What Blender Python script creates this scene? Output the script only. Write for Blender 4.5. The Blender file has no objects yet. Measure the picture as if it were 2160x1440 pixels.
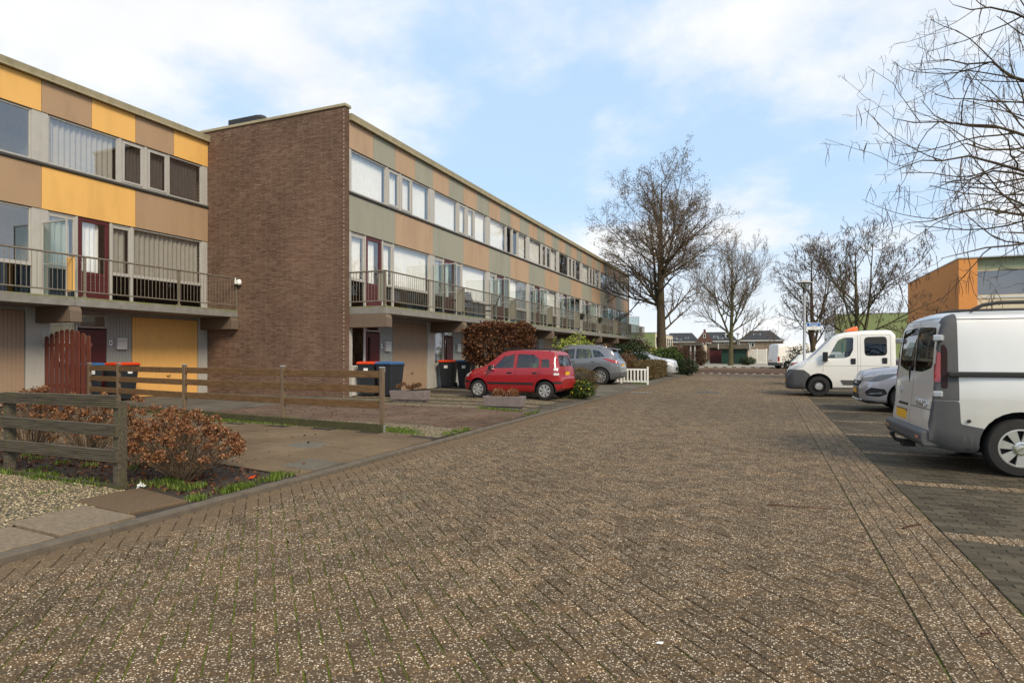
import bpy, bmesh, math, random
import numpy as np
from mathutils import Vector, Matrix
R = math.radians
sc = bpy.context.scene
col = sc.collection
rnd = random.Random(7)
nr = np.random.RandomState(11)

# ------------------------------------------------------------------ camera
cam = bpy.data.cameras.new('camera')
camo = bpy.data.objects.new('camera', cam); col.objects.link(camo)
cam.sensor_width = 36.0
cam.lens = 36.0 * 1280.0 / 2160.0
cam.shift_y = 26.0 / 2160.0
cam.clip_start = 0.05; cam.clip_end = 3000.0
camo.location = (0, 0, 1.42)
camo.rotation_euler = (R(90), 0, R(22.683))
sc.camera = camo

# ------------------------------------------------------------------ world and sun
SUN_EL, SUN_AZ = 38.0, 128.0      # azimuth measured clockwise from +Y
world = bpy.data.worlds.new('World'); sc.world = world
world.use_nodes = True
wn = world.node_tree; wn.nodes.clear()
def wnode(t, **k):
    n = wn.nodes.new(t)
    for a, b in k.items(): setattr(n, a, b)
    return n
wout = wnode('ShaderNodeOutputWorld'); wbg = wnode('ShaderNodeBackground')
wbg.inputs['Strength'].default_value = 0.1
sky = wnode('ShaderNodeTexSky', sky_type='NISHITA', sun_disc=False)
sky.sun_elevation = R(SUN_EL); sky.sun_rotation = R(SUN_AZ)
sky.air_density = 1.0; sky.dust_density = 0.6; sky.ozone_density = 1.6
wtc = wnode('ShaderNodeTexCoord'); wsep = wnode('ShaderNodeSeparateXYZ')
wn.links.new(wtc.outputs['Generated'], wsep.inputs[0])
def wmath(op, a, b=None, clamp=False):
    n = wnode('ShaderNodeMath', operation=op); n.use_clamp = clamp
    for i, v in enumerate((a, b)):
        if v is None: continue
        if isinstance(v, (int, float)): n.inputs[i].default_value = v
        else: wn.links.new(v, n.inputs[i])
    return n.outputs[0]
zz = wmath('ADD', wmath('MAXIMUM', wsep.outputs['Z'], 0.0), 0.30)
wcomb = wnode('ShaderNodeCombineXYZ')
wn.links.new(wmath('DIVIDE', wsep.outputs['X'], zz), wcomb.inputs[0])
wn.links.new(wmath('DIVIDE', wsep.outputs['Y'], zz), wcomb.inputs[1])
def wnoise(scale, detail, rough, off, dist=0.0):
    m = wnode('ShaderNodeMapping'); m.inputs['Location'].default_value = off
    n = wnode('ShaderNodeTexNoise'); n.inputs['Scale'].default_value = scale
    n.inputs['Detail'].default_value = detail; n.inputs['Roughness'].default_value = rough
    n.inputs['Distortion'].default_value = dist
    wn.links.new(wcomb.outputs[0], m.inputs[0]); wn.links.new(m.outputs[0], n.inputs[0])
    return n.outputs['Fac']
CLOUD_OFF = (6.6, 7.7, 0.0)
c1 = wnoise(1.15, 9.0, 0.52, CLOUD_OFF, 0.15)
c2 = wnoise(4.2, 7.0, 0.58, (7.0, 2.0, 1.0), 0.1)
cm = wmath('ADD', wmath('MULTIPLY', c1, 0.8), wmath('MULTIPLY', c2, 0.22))
mask = wnode('ShaderNodeMapRange', interpolation_type='SMOOTHSTEP')
mask.inputs['From Min'].default_value = 0.445; mask.inputs['From Max'].default_value = 0.61
wn.links.new(cm, mask.inputs['Value'])
hor = wnode('ShaderNodeMapRange', interpolation_type='SMOOTHSTEP')   # thicker cloud far off towards the horizon
hor.inputs['From Min'].default_value = 0.26; hor.inputs['From Max'].default_value = 0.03
hor.inputs['To Min'].default_value = 0.0; hor.inputs['To Max'].default_value = 0.75
wn.links.new(wsep.outputs['Z'], hor.inputs['Value'])
cmask = wmath('MAXIMUM', wmath('MULTIPLY', mask.outputs[0], 0.96), hor.outputs[0], True)
ccol = wnode('ShaderNodeMix', data_type='RGBA')
ccol.inputs['A'].default_value = (6.2, 6.4, 6.8, 1); ccol.inputs['B'].default_value = (8.4, 8.3, 8.0, 1)
wn.links.new(c2, ccol.inputs['Factor'])
skt = wnode('ShaderNodeMix', data_type='RGBA', blend_type='MIX')     # thin veil over the blue
skt.inputs['Factor'].default_value = 0.8; skt.inputs['B'].default_value = (4.5, 6.2, 8.3, 1)
skg = wnode('ShaderNodeMix', data_type='RGBA', blend_type='MULTIPLY'); skg.inputs['Factor'].default_value = 1.0
skg.inputs['B'].default_value = (1.05, 1.1, 1.12, 1)
wn.links.new(sky.outputs[0], skg.inputs['A']); wn.links.new(skg.outputs['Result'], skt.inputs['A'])
wmix = wnode('ShaderNodeMix', data_type='RGBA')
wn.links.new(cmask, wmix.inputs['Factor']); wn.links.new(skt.outputs['Result'], wmix.inputs['A'])
wn.links.new(ccol.outputs['Result'], wmix.inputs['B'])
wn.links.new(wmix.outputs['Result'], wbg.inputs['Color']); wn.links.new(wbg.outputs[0], wout.inputs[0])

sl = bpy.data.lights.new('sun', 'SUN'); sl.energy = 2.5; sl.angle = R(18); sl.color = (1.0, 0.87, 0.67)
so = bpy.data.objects.new('sun', sl); col.objects.link(so)
az = R(SUN_AZ); el = R(SUN_EL)
sdir = Vector((math.sin(az) * math.cos(el), math.cos(az) * math.cos(el), math.sin(el)))
so.rotation_euler = sdir.to_track_quat('Z', 'Y').to_euler()
so.location = sdir * 60

sc.view_settings.view_transform = 'Standard'
sc.view_settings.look = 'None'
sc.view_settings.exposure = 0.45
sc.view_settings.gamma = 1.0
sc.view_settings.use_curve_mapping = False

# ------------------------------------------------------------------ material helpers
class NT:
    def __init__(s, name):
        s.m = bpy.data.materials.new(name); s.m.use_nodes = True
        s.t = s.m.node_tree; s.b = s.t.nodes['Principled BSDF']; s.o = s.t.nodes['Material Output']
    def n(s, t, **k):
        x = s.t.nodes.new(t)
        for a, b in k.items(): setattr(x, a, b)
        return x
    def l(s, a, b): s.t.links.new(a, b)
    def pos(s, scale=(1, 1, 1), obj=False):
        if obj: o = s.n('ShaderNodeTexCoord').outputs['Object']
        else: o = s.n('ShaderNodeNewGeometry').outputs['Position']
        mp = s.n('ShaderNodeMapping'); mp.inputs['Scale'].default_value = scale
        s.l(o, mp.inputs[0]); return mp.outputs[0]
    def noise(s, vec, scale, detail=4, rough=0.55, dist=0):
        x = s.n('ShaderNodeTexNoise'); x.inputs['Scale'].default_value = scale; x.inputs['Detail'].default_value = detail
        x.inputs['Roughness'].default_value = rough; x.inputs['Distortion'].default_value = dist
        s.l(vec, x.inputs[0]); return x.outputs['Fac']
    def ramp(s, fac, stops, interp='LINEAR'):
        x = s.n('ShaderNodeValToRGB'); r = x.color_ramp; r.interpolation = interp
        while len(r.elements) < len(stops): r.elements.new(0.5)
        for e, (p, c) in zip(r.elements, stops):
            e.position = p; e.color = (c[0], c[1], c[2], 1) if not isinstance(c, (int, float)) else (c, c, c, 1)
        s.l(fac, x.inputs[0]); return x.outputs[0]
    def mix(s, fac, a, b, mode='MIX'):
        x = s.n('ShaderNodeMix', data_type='RGBA', blend_type=mode)
        for k, v in (('Factor', fac), ('A', a), ('B', b)):
            if isinstance(v, (int, float)): x.inputs[k].default_value = v if k == 'Factor' else (v, v, v, 1)
            elif isinstance(v, (tuple, list)): x.inputs[k].default_value = (*v[:3], 1)
            else: s.l(v, x.inputs[k])
        return x.outputs['Result']
    def math(s, op, a, b=None, clamp=False):
        x = s.n('ShaderNodeMath', operation=op); x.use_clamp = clamp
        for i, v in enumerate((a, b)):
            if v is None: continue
            if isinstance(v, (int, float)): x.inputs[i].default_value = v
            else: s.l(v, x.inputs[i])
        return x.outputs[0]
    def rng(s, v, a, b, c=0.0, d=1.0):
        x = s.n('ShaderNodeMapRange', interpolation_type='SMOOTHSTEP')
        for k, q in (('From Min', a), ('From Max', b), ('To Min', c), ('To Max', d)): x.inputs[k].default_value = q
        s.l(v, x.inputs['Value']); return x.outputs[0]
    def rand(s):
        a = s.n('ShaderNodeNewGeometry').outputs['Random Per Island']; b = s.n('ShaderNodeObjectInfo').outputs['Random']
        return s.math('FRACT', s.math('ADD', a, b))
    def bump(s, h, strength=0.3, dist=0.01):
        x = s.n('ShaderNodeBump'); x.inputs['Strength'].default_value = strength; x.inputs['Distance'].default_value = dist
        s.l(h, x.inputs['Height']); s.l(x.outputs[0], s.b.inputs['Normal'])
    def col(s, c):
        if isinstance(c, (tuple, list)): s.b.inputs['Base Color'].default_value = (*c[:3], 1)
        else: s.l(c, s.b.inputs['Base Color'])
    def set(s, **k):
        names = {'rough': 'Roughness', 'metal': 'Metallic', 'spec': 'Specular IOR Level', 'coat': 'Coat Weight', 'coatr': 'Coat Roughness', 'alpha': 'Alpha', 'sss': 'Subsurface Weight'}
        for a, v in k.items():
            i = s.b.inputs[names[a]]
            if isinstance(v, (int, float)): i.default_value = v
            else: s.l(v, i)

def sc3(c, f): return (c[0] * f, c[1] * f, c[2] * f)
MT = {}
def plain(name, c, rough=0.6, metal=0.0, var=0.16, scale=6.0, bump=0.0, bscale=80.0, spec=0.4, coat=0.0, dirt=0.0, dirtc=(0.06, 0.05, 0.04), stretch=(1, 1, 1)):
    t = NT(name); v = t.pos(stretch)
    n1 = t.noise(v, scale, 5, 0.6)
    c_ = t.ramp(n1, [(0.25, sc3(c, 1 - var)), (0.75, sc3(c, 1 + var))])
    if dirt:
        n2 = t.noise(t.pos((1, 1, 0.35)), 2.3, 6, 0.65)
        c_ = t.mix(t.rng(n2, 0.48, 0.75, 0, dirt), c_, dirtc)
    t.col(c_); t.set(rough=t.math('ADD', t.math('MULTIPLY', n1, 0.16), rough - 0.08), metal=metal, spec=spec, coat=coat)
    if bump: t.bump(t.noise(v, bscale, 3, 0.6), bump, 0.004)
    MT[name] = t.m; return t.m

plain('concrete', (0.115, 0.092, 0.066), 0.85, var=0.3, scale=9, bump=0.3, dirt=0.45, dirtc=(0.10, 0.09, 0.06))
plain('concrete_tile', (0.19, 0.142, 0.092), 0.9, var=0.35, scale=28, bump=0.35, bscale=150, dirt=0.4, dirtc=(0.12, 0.10, 0.07))
plain('beam_brown', (0.15, 0.108, 0.076), 0.75, var=0.08, dirt=0.25)
plain('frame_grey', (0.42, 0.40, 0.365), 0.5, var=0.05, dirt=0.12)
plain('frame_white', (0.58, 0.565, 0.53), 0.45, var=0.04, dirt=0.08)
plain('sill_dark', (0.055, 0.05, 0.045), 0.5, var=0.1)
plain('maroon', (0.085, 0.016, 0.017), 0.42, var=0.1, dirt=0.1)
plain('boards_grey', (0.28, 0.28, 0.26), 0.6, var=0.06, dirt=0.12)
plain('garage_tan', (0.33, 0.225, 0.15), 0.55, var=0.05, dirt=0.12)
plain('garage_yellow', (0.76, 0.42, 0.13), 0.55, var=0.04, dirt=0.06)
plain('steel_rail', (0.20, 0.165, 0.125), 0.55, 0.15, var=0.25, scale=20, dirt=0.35, dirtc=(0.10, 0.10, 0.05))
plain('interior', (0.30, 0.28, 0.25), 0.9)
plain('interior_dark', (0.04, 0.038, 0.036), 0.9)
plain('curtain_white', (0.86, 0.84, 0.79), 0.95, var=0.05)
plain('curtain_grey', (0.42, 0.39, 0.34), 0.95, var=0.08)
plain('curtain_dark', (0.10, 0.085, 0.08), 0.95, var=0.1)
plain('black_plastic', (0.018, 0.018, 0.019), 0.5, var=0.15)
plain('grey_plastic', (0.075, 0.075, 0.078), 0.6, var=0.1, bump=0.12, bscale=400, dirt=0.12, dirtc=(0.14, 0.12, 0.10))
plain('rubber', (0.018, 0.0175, 0.017), 0.8, var=0.25, dirt=0.25, dirtc=(0.07, 0.06, 0.05))
plain('alloy', (0.50, 0.49, 0.47), 0.35, 0.6, var=0.06, dirt=0.2, dirtc=(0.15, 0.12, 0.1))
plain('zinc', (0.46, 0.47, 0.47), 0.42, 0.7, var=0.1, scale=30)
plain('white_paint', (0.80, 0.79, 0.74), 0.5, var=0.05, dirt=0.12)
plain('lid_blue', (0.045, 0.13, 0.30), 0.4, var=0.06)
plain('lid_orange', (0.75, 0.065, 0.015), 0.4, var=0.05)
plain('bin_body', (0.022, 0.025, 0.030), 0.5, var=0.1, dirt=0.1)
plain('sticker', (0.80, 0.80, 0.78), 0.5, var=0.03)
plain('soil', (0.045, 0.032, 0.022), 0.95, var=0.4, scale=25, bump=0.8, bscale=60)
plain('dark_roof', (0.032, 0.033, 0.036), 0.75, var=0.2, scale=3)
plain('brick_far', (0.115, 0.062, 0.045), 0.85, var=0.25, scale=1.5)
plain('brick_far2', (0.24, 0.18, 0.13), 0.85, var=0.25, scale=1.5)
plain('green_wall', (0.20, 0.24, 0.10), 0.8, var=0.12, scale=1)
plain('green_fascia', (0.30, 0.34, 0.22), 0.6, var=0.05)
plain('orange_wall', (0.66, 0.27, 0.075), 0.85, var=0.06, scale=2, bump=0.2, bscale=60)
plain('cream_wall', (0.62, 0.53, 0.37), 0.8, var=0.08, scale=2)
plain('garage_green', (0.012, 0.045, 0.030), 0.5, var=0.12)
plain('roof_felt', (0.05, 0.05, 0.05), 0.9, var=0.2)
plain('planter_stone', (0.19, 0.155, 0.145), 0.85, var=0.2, scale=12, bump=0.4, dirt=0.3)
plain('red_fence', (0.125, 0.032, 0.019), 0.6, var=0.2, scale=9, stretch=(1, 1, 0.2), dirt=0.2)
plain('plate_yellow', (0.80, 0.42, 0.01), 0.45, var=0.03)
plain('sign_blue', (0.01, 0.13, 0.42), 0.4, var=0.03)
plain('ink', (0.02, 0.02, 0.022), 0.6, var=0.05)
plain('chrome', (0.75, 0.75, 0.75), 0.18, 1.0, var=0.03)
plain('seat_cloth', (0.05, 0.05, 0.055), 0.95, var=0.2)
plain('green_cloth', (0.13, 0.42, 0.16), 0.9, var=0.1)
plain('lime_cloth', (0.42, 0.60, 0.28), 0.9, var=0.1)
plain('chair_blue', (0.045, 0.06, 0.09), 0.6, var=0.1)
plain('light_ground', (0.30, 0.27, 0.215), 0.95, var=0.2, scale=3)
plain('manhole_iron', (0.06, 0.06, 0.062), 0.6, 0.3, var=0.2, scale=20)

def panel_mat(name, c):
    t = NT(name); v = t.pos()
    fine = t.noise(v, 130, 3, 0.6); big = t.noise(t.pos((1, 1, 0.25)), 1.7, 5, 0.6)
    c_ = t.mix(t.rng(fine, 0.35, 0.75, 0, 0.35), c, sc3(c, 0.8))
    c_ = t.mix(t.rng(big, 0.42, 0.75, 0, 0.5), c_, sc3(c, 0.66))
    c_ = t.mix(t.math('MULTIPLY', t.rand(), 0.16), c_, sc3(c, 0.7))
    t.col(c_); t.set(rough=0.72, spec=0.3); t.bump(fine, 0.15, 0.003); MT[name] = t.m
panel_mat('panel_yellow', (0.80, 0.455, 0.135)); panel_mat('panel_brown', (0.40, 0.265, 0.16))
panel_mat('panel_green', (0.31, 0.30, 0.235)); panel_mat('panel_tan', (0.44, 0.30, 0.195))

def trim_mat():
    t = NT('roof_trim'); v = t.pos((1, 1, 1))
    n = t.noise(t.pos((1, 1, 0.5)), 4, 6, 0.7); n2 = t.noise(v, 40, 3)
    c = t.ramp(n, [(0.35, (0.36, 0.295, 0.19)), (0.6, (0.27, 0.235, 0.135)), (0.8, (0.13, 0.125, 0.055))])
    t.col(t.mix(t.math('MULTIPLY', n2, 0.3), c, (0.5, 0.45, 0.33))); t.set(rough=0.8); MT['roof_trim'] = t.m
trim_mat()
def slab_mat():
    t = NT('balcony_concrete'); g = t.n('ShaderNodeNewGeometry'); sx = t.n('ShaderNodeSeparateXYZ'); t.l(g.outputs['Position'], sx.inputs[0])
    v = t.pos(); n = t.noise(v, 5, 6, 0.65); n2 = t.noise(t.pos((1, 1, 0.3)), 9, 5, 0.7)
    c = t.ramp(n, [(0.3, (0.17, 0.155, 0.135)), (0.7, (0.25, 0.235, 0.21))])
    up = t.math('ADD', t.rng(sx.outputs['Z'], 2.66, 2.87, 0, 0.55), t.math('MULTIPLY', n2, 0.75))
    c = t.mix(t.rng(up, 0.72, 0.95, 0, 0.8), c, (0.16, 0.17, 0.045))
    t.col(c); t.set(rough=0.9); t.bump(t.noise(v, 90, 3), 0.3, 0.004); MT['balcony_concrete'] = t.m
slab_mat()

def brick_mat(name, stops, rough=0.85, fine=(0.7, 1.25)):
    t = NT(name); v = t.pos()
    c = t.ramp(t.rand(), stops)
    n = t.noise(v, 35, 4, 0.65); b = t.noise(t.pos((1, 1, 0.6)), 0.9, 5, 0.6)
    c = t.mix(1.0, c, t.ramp(n, [(0.2, fine[0]), (0.8, fine[1])]), 'MULTIPLY')
    c = t.mix(1.0, c, t.ramp(b, [(0.3, 0.74), (0.7, 1.16)]), 'MULTIPLY')
    t.col(c); t.set(rough=rough, spec=0.12); t.bump(n, 0.4, 0.004); MT[name] = t.m
brick_mat('brick', [(0, (0.13, 0.075, 0.05)), (0.35, (0.155, 0.091, 0.062)), (0.7, (0.18, 0.108, 0.074)), (1.0, (0.14, 0.082, 0.056))])
brick_mat('bay_brick', [(0, (0.060, 0.049, 0.033)), (0.5, (0.086, 0.071, 0.049)), (1.0, (0.112, 0.092, 0.064))], 0.8)
brick_mat('drive_brick', [(0, (0.10, 0.065, 0.046)), (0.5, (0.16, 0.105, 0.075)), (1.0, (0.135, 0.10, 0.07))], 0.85)
brick_mat('tile_beige', [(0, (0.15, 0.106, 0.064)), (0.5, (0.185, 0.132, 0.081)), (1.0, (0.14, 0.10, 0.062))], 0.9, (0.72, 1.2))
brick_mat('tile_grey', [(0, (0.105, 0.09, 0.068)), (0.5, (0.15, 0.13, 0.10)), (1.0, (0.125, 0.11, 0.085))], 0.9, (0.75, 1.2))
plain('mortar', (0.34, 0.265, 0.205), 0.95, var=0.25, scale=3, bump=0.3)
plain('mortar_pale', (0.36, 0.30, 0.22), 0.95, var=0.25, scale=3, bump=0.3)

def pebble_mat(name, tint=1.0, far=False):
    t = NT(name); v = t.pos()
    vo = t.n('ShaderNodeTexVoronoi'); vo.inputs['Scale'].default_value = 104; t.l(v, vo.inputs['Vector'])
    sep = t.n('ShaderNodeSeparateColor'); t.l(vo.outputs['Color'], sep.inputs[0])
    stone = t.ramp(sep.outputs[0], [(0.0, (0.040, 0.028, 0.016)), (0.30, (0.090, 0.060, 0.034)), (0.52, (0.165, 0.104, 0.056)), (0.68, (0.30, 0.20, 0.112)), (0.81, (0.52, 0.40, 0.265)), (0.94, (0.82, 0.70, 0.54))], 'LINEAR')
    edge = t.rng(vo.outputs['Distance'], 0.30, 0.62)
    patch = t.noise(t.pos((1, 1, 1)), 3.2, 5, 0.6)
    mat = t.ramp(patch, [(0.3, (0.088, 0.064, 0.039)), (0.7, (0.116, 0.085, 0.053))])
    worn = t.rng(patch, 0.35, 0.68, 0.24, 0.0)
    c = t.mix(edge, stone, mat)
    c = t.mix(worn, c, mat)
    r = t.rand()
    c = t.mix(1.0, c, t.ramp(r, [(0.0, (0.78, 0.76, 0.74)), (0.35, (0.94, 0.93, 0.92)), (0.7, (1.04, 1.01, 0.97)), (1.0, (1.20, 1.11, 1.03))]), 'MULTIPLY')
    big = t.noise(t.pos((1, 0.5, 1)), 0.45, 4, 0.6)
    c = t.mix(1.0, c, t.ramp(big, [(0.3, 0.94 * tint), (0.7, 1.07 * tint)]), 'MULTIPLY')
    trk = t.noise(t.pos((1, 0.05, 1)), 1.5, 4, 0.55)
    c = t.mix(1.0, c, t.ramp(trk, [(0.35, 0.95), (0.65, 1.06)]), 'MULTIPLY')
    oil = t.noise(t.pos((1, 0.8, 1)), 0.75, 3, 0.5, 0.6)
    c = t.mix(t.rng(oil, 0.68, 0.78, 0, 0.3), c, (0.045, 0.037, 0.028))
    # sandy dirt washed against the kerb
    g = t.n('ShaderNodeNewGeometry'); sx = t.n('ShaderNodeSeparateXYZ'); t.l(g.outputs['Position'], sx.inputs[0])
    dn = t.noise(t.pos((1, 0.4, 1)), 2.2, 5, 0.65)
    side = t.math('ADD', t.rng(sx.outputs['X'], -3.7, -4.7, 0, 0.75), t.math('MULTIPLY', dn, 0.6))
    c = t.mix(t.rng(side, 0.62, 1.05, 0, 0.8), c, (0.15, 0.102, 0.06))
    t.col(c); t.set(rough=t.ramp(sep.outputs[0], [(0, 0.9), (1, 0.65)]), spec=0.12)
    t.bump(t.math('SUBTRACT', 1.0, edge), 0.5, 0.004); MT[name] = t.m
pebble_mat('pebble_paver'); pebble_mat('pebble_strip', 1.06); pebble_mat('pebble_line', 1.3); pebble_mat('pebble_dark', 0.42)

def joint_mat():
    t = NT('joint'); v = t.pos()
    g = t.n('ShaderNodeNewGeometry'); sx = t.n('ShaderNodeSeparateXYZ'); t.l(g.outputs['Position'], sx.inputs[0])
    n = t.noise(v, 2.6, 5, 0.65); f = t.noise(v, 60, 3)
    left = t.rng(sx.outputs['X'], 1.2, -1.8, 0.0, 0.20)
    left = t.math('ADD', left, t.rng(sx.outputs['X'], 1.25, 1.4, 0.0, 0.19))
    near = t.rng(sx.outputs['Y'], 14.0, 3.0, -0.06, 0.06)
    m = t.math('ADD', t.math('ADD', n, left), near)
    moss = t.ramp(f, [(0.3, (0.055, 0.075, 0.010)), (0.7, (0.16, 0.195, 0.024))])
    m = t.math('SUBTRACT', m, t.rng(sx.outputs['X'], -3.9, -4.5, 0.0, 0.4))
    c = t.mix(t.rng(m, 0.52, 0.66), (0.065, 0.048, 0.030), moss)
    t.col(c); t.set(rough=1.0, spec=0.1); t.bump(f, 0.6, 0.006); MT['joint'] = t.m
joint_mat()

def gravel_mat(name, pale=1.0):
    t = NT(name); v = t.pos()
    vo = t.n('ShaderNodeTexVoronoi'); vo.inputs['Scale'].default_value = 55; t.l(v, vo.inputs['Vector'])
    sep = t.n('ShaderNodeSeparateColor'); t.l(vo.outputs['Color'], sep.inputs[0])
    st = t.ramp(sep.outputs[0], [(0, (0.075, 0.052, 0.026)), (0.35, (0.23, 0.165, 0.082)), (0.7, (0.43, 0.32, 0.165)), (1, (0.68, 0.55, 0.33))])
    e = t.rng(vo.outputs['Distance'], 0.35, 0.7)
    c = t.mix(e, st, (0.05, 0.042, 0.03))
    n = t.noise(v, 2.2, 6, 0.65)
    c = t.mix(t.rng(n, 0.50, 0.66, 0, 0.75 / pale), c, (0.075, 0.062, 0.042))
    n2 = t.noise(v, 3.7, 6, 0.65, 0.4)
    c = t.mix(t.rng(n2, 0.60, 0.70, 0, 0.85), c, (0.075, 0.10, 0.018))
    t.col(c); t.set(rough=0.85); t.bump(t.math('SUBTRACT', 1.0, e), 0.9, 0.012); MT[name] = t.m
gravel_mat('gravel'); gravel_mat('gravel_pale', 1.6)

def wood_mat(name, a, b, moss=0.0, axis=0):
    t = NT(name); s = [14, 14, 14]; s[axis] = 0.9
    v = t.pos(tuple(s), obj=False); n = t.noise(v, 3.0, 6, 0.7, 0.4); k = t.noise(t.pos(), 5, 4)
    c = t.ramp(n, [(0.28, a), (0.72, b)])
    if moss:
        c = t.mix(t.rng(k, 0.45, 0.72, 0, moss), c, (0.085, 0.085, 0.026))
    else:
        c = t.mix(t.rng(k, 0.55, 0.8, 0, 0.5), c, sc3(a, 0.5))
    t.col(c); t.set(rough=0.8, spec=0.25); t.bump(n, 0.5, 0.004); MT[name] = t.m
wood_mat('wood_old', (0.026, 0.022, 0.016), (0.135, 0.11, 0.078), 0.4)
wood_mat('wood_brown', (0.075, 0.038, 0.016), (0.20, 0.115, 0.052))
wood_mat('wood_post', (0.085, 0.056, 0.034), (0.20, 0.145, 0.095), 0.0, 2)
wood_mat('wood_mossy', (0.034, 0.034, 0.016), (0.085, 0.075, 0.036), 0.6)

def bark_mat(name, a, b, green=0.3):
    t = NT(name); v = t.pos((1, 1, 0.35)); n = t.noise(v, 14, 6, 0.7); k = t.noise(t.pos(), 2.0, 4)
    c = t.ramp(n, [(0.3, a), (0.7, b)])
    c = t.mix(t.rng(k, 0.45, 0.7, 0, green), c, (0.075, 0.085, 0.028))
    t.col(c); t.set(rough=0.95, spec=0.15); t.bump(n, 0.7, 0.02); MT[name] = t.m
bark_mat('bark', (0.045, 0.034, 0.023), (0.12, 0.09, 0.062), 0.35)
bark_mat('bark_green', (0.050, 0.045, 0.026), (0.13, 0.115, 0.065), 0.7)
bark_mat('twig', (0.090, 0.064, 0.045), (0.18, 0.13, 0.092), 0.15)
bark_mat('twig_pale', (0.12, 0.085, 0.055), (0.24, 0.175, 0.12), 0.2)

def leaf_mat(name, stops, rough=0.6, trans=0.25):
    t = NT(name); c = t.ramp(t.rand(), stops)
    n = t.noise(t.pos(), 30, 3); c = t.mix(1.0, c, t.ramp(n, [(0.3, 0.75), (0.7, 1.25)]), 'MULTIPLY')
    t.col(c); t.set(rough=rough, spec=0.3)
    tr = t.n('ShaderNodeBsdfTranslucent'); t.l(c, tr.inputs[0])
    mx = t.n('ShaderNodeMixShader'); mx.inputs[0].default_value = trans
    t.l(t.b.outputs[0], mx.inputs[1]); t.l(tr.outputs[0], mx.inputs[2]); t.l(mx.outputs[0], t.o.inputs[0]); MT[name] = t.m
leaf_mat('leaf_dry', [(0, (0.09, 0.032, 0.013)), (0.5, (0.21, 0.086, 0.034)), (0.85, (0.36, 0.17, 0.074)), (1, (0.52, 0.30, 0.16))])
leaf_mat('leaf_beech', [(0, (0.048, 0.019, 0.010)), (0.5, (0.115, 0.046, 0.020)), (1, (0.23, 0.10, 0.040))])
leaf_mat('leaf_hedge', [(0, (0.075, 0.055, 0.018)), (0.5, (0.15, 0.105, 0.042)), (1, (0.21, 0.15, 0.066))])
leaf_mat('leaf_lime', [(0, (0.12, 0.16, 0.020)), (0.5, (0.26, 0.31, 0.045)), (1, (0.48, 0.50, 0.13))], 0.45)
leaf_mat('leaf_green', [(0, (0.025, 0.045, 0.010)), (0.5, (0.055, 0.090, 0.018)), (1, (0.11, 0.15, 0.032))], 0.5)
leaf_mat('leaf_dark', [(0, (0.012, 0.022, 0.007)), (0.5, (0.024, 0.042, 0.012)), (1, (0.045, 0.070, 0.020))], 0.5)
leaf_mat('leaf_alder', [(0, (0.11, 0.078, 0.047)), (0.5, (0.19, 0.135, 0.08)), (1, (0.28, 0.20, 0.12))], 0.7, 0.45)
leaf_mat('leaf_litter', [(0, (0.050, 0.020, 0.012)), (0.6, (0.13, 0.055, 0.028)), (1, (0.22, 0.10, 0.045))])
leaf_mat('leaf_rust', [(0, (0.10, 0.045, 0.018)), (0.6, (0.20, 0.10, 0.045)), (1, (0.27, 0.15, 0.075))])
leaf_mat('leaf_rusty', [(0, (0.045, 0.025, 0.012)), (0.6, (0.085, 0.045, 0.022)), (1, (0.13, 0.075, 0.035))])
leaf_mat('grass', [(0, (0.050, 0.085, 0.012)), (0.5, (0.105, 0.16, 0.022)), (1, (0.20, 0.26, 0.045))])
leaf_mat('pod', [(0, (0.045, 0.026, 0.020)), (1, (0.11, 0.066, 0.050))], 0.8, 0.1)
leaf_mat('petal_yellow', [(0, (0.55, 0.38, 0.02)), (1, (0.70, 0.55, 0.04))])

def glass_mat(name, tint=(0.8, 0.82, 0.82), ior=1.85, rough=0.0):
    t = NT(name); t.t.nodes.remove(t.b)
    g = t.n('ShaderNodeNewGeometry'); dt = t.n('ShaderNodeVectorMath', operation='DOT_PRODUCT'); t.l(g.outputs['Incoming'], dt.inputs[0]); t.l(g.outputs['Normal'], dt.inputs[1])
    f0 = ((ior - 1) / (ior + 1)) ** 2
    fac = t.math('ADD', t.math('MULTIPLY', t.math('POWER', t.math('SUBTRACT', 1.0, t.math('ABSOLUTE', dt.outputs['Value'])), 4.2), 1 - f0), f0, True)
    tr = t.n('ShaderNodeBsdfTransparent'); tr.inputs[0].default_value = (*tint, 1)
    gl = t.n('ShaderNodeBsdfGlossy'); gl.inputs['Roughness'].default_value = rough; gl.inputs[0].default_value = (0.95, 0.97, 1, 1)
    mx = t.n('ShaderNodeMixShader'); t.l(fac, mx.inputs[0]); t.l(tr.outputs[0], mx.inputs[1]); t.l(gl.outputs[0], mx.inputs[2])
    t.l(mx.outputs[0], t.o.inputs[0]); MT[name] = t.m
glass_mat('glass', (0.94, 0.95, 0.95), 2.7); glass_mat('car_glass', (0.58, 0.63, 0.61), 1.8); glass_mat('screen_glass', (0.72, 0.78, 0.76), 1.5)
glass_mat('dark_glass', (0.13, 0.14, 0.14), 1.6)
glass_mat('lamp_glass', (0.75, 0.75, 0.72), 1.5)

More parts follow.
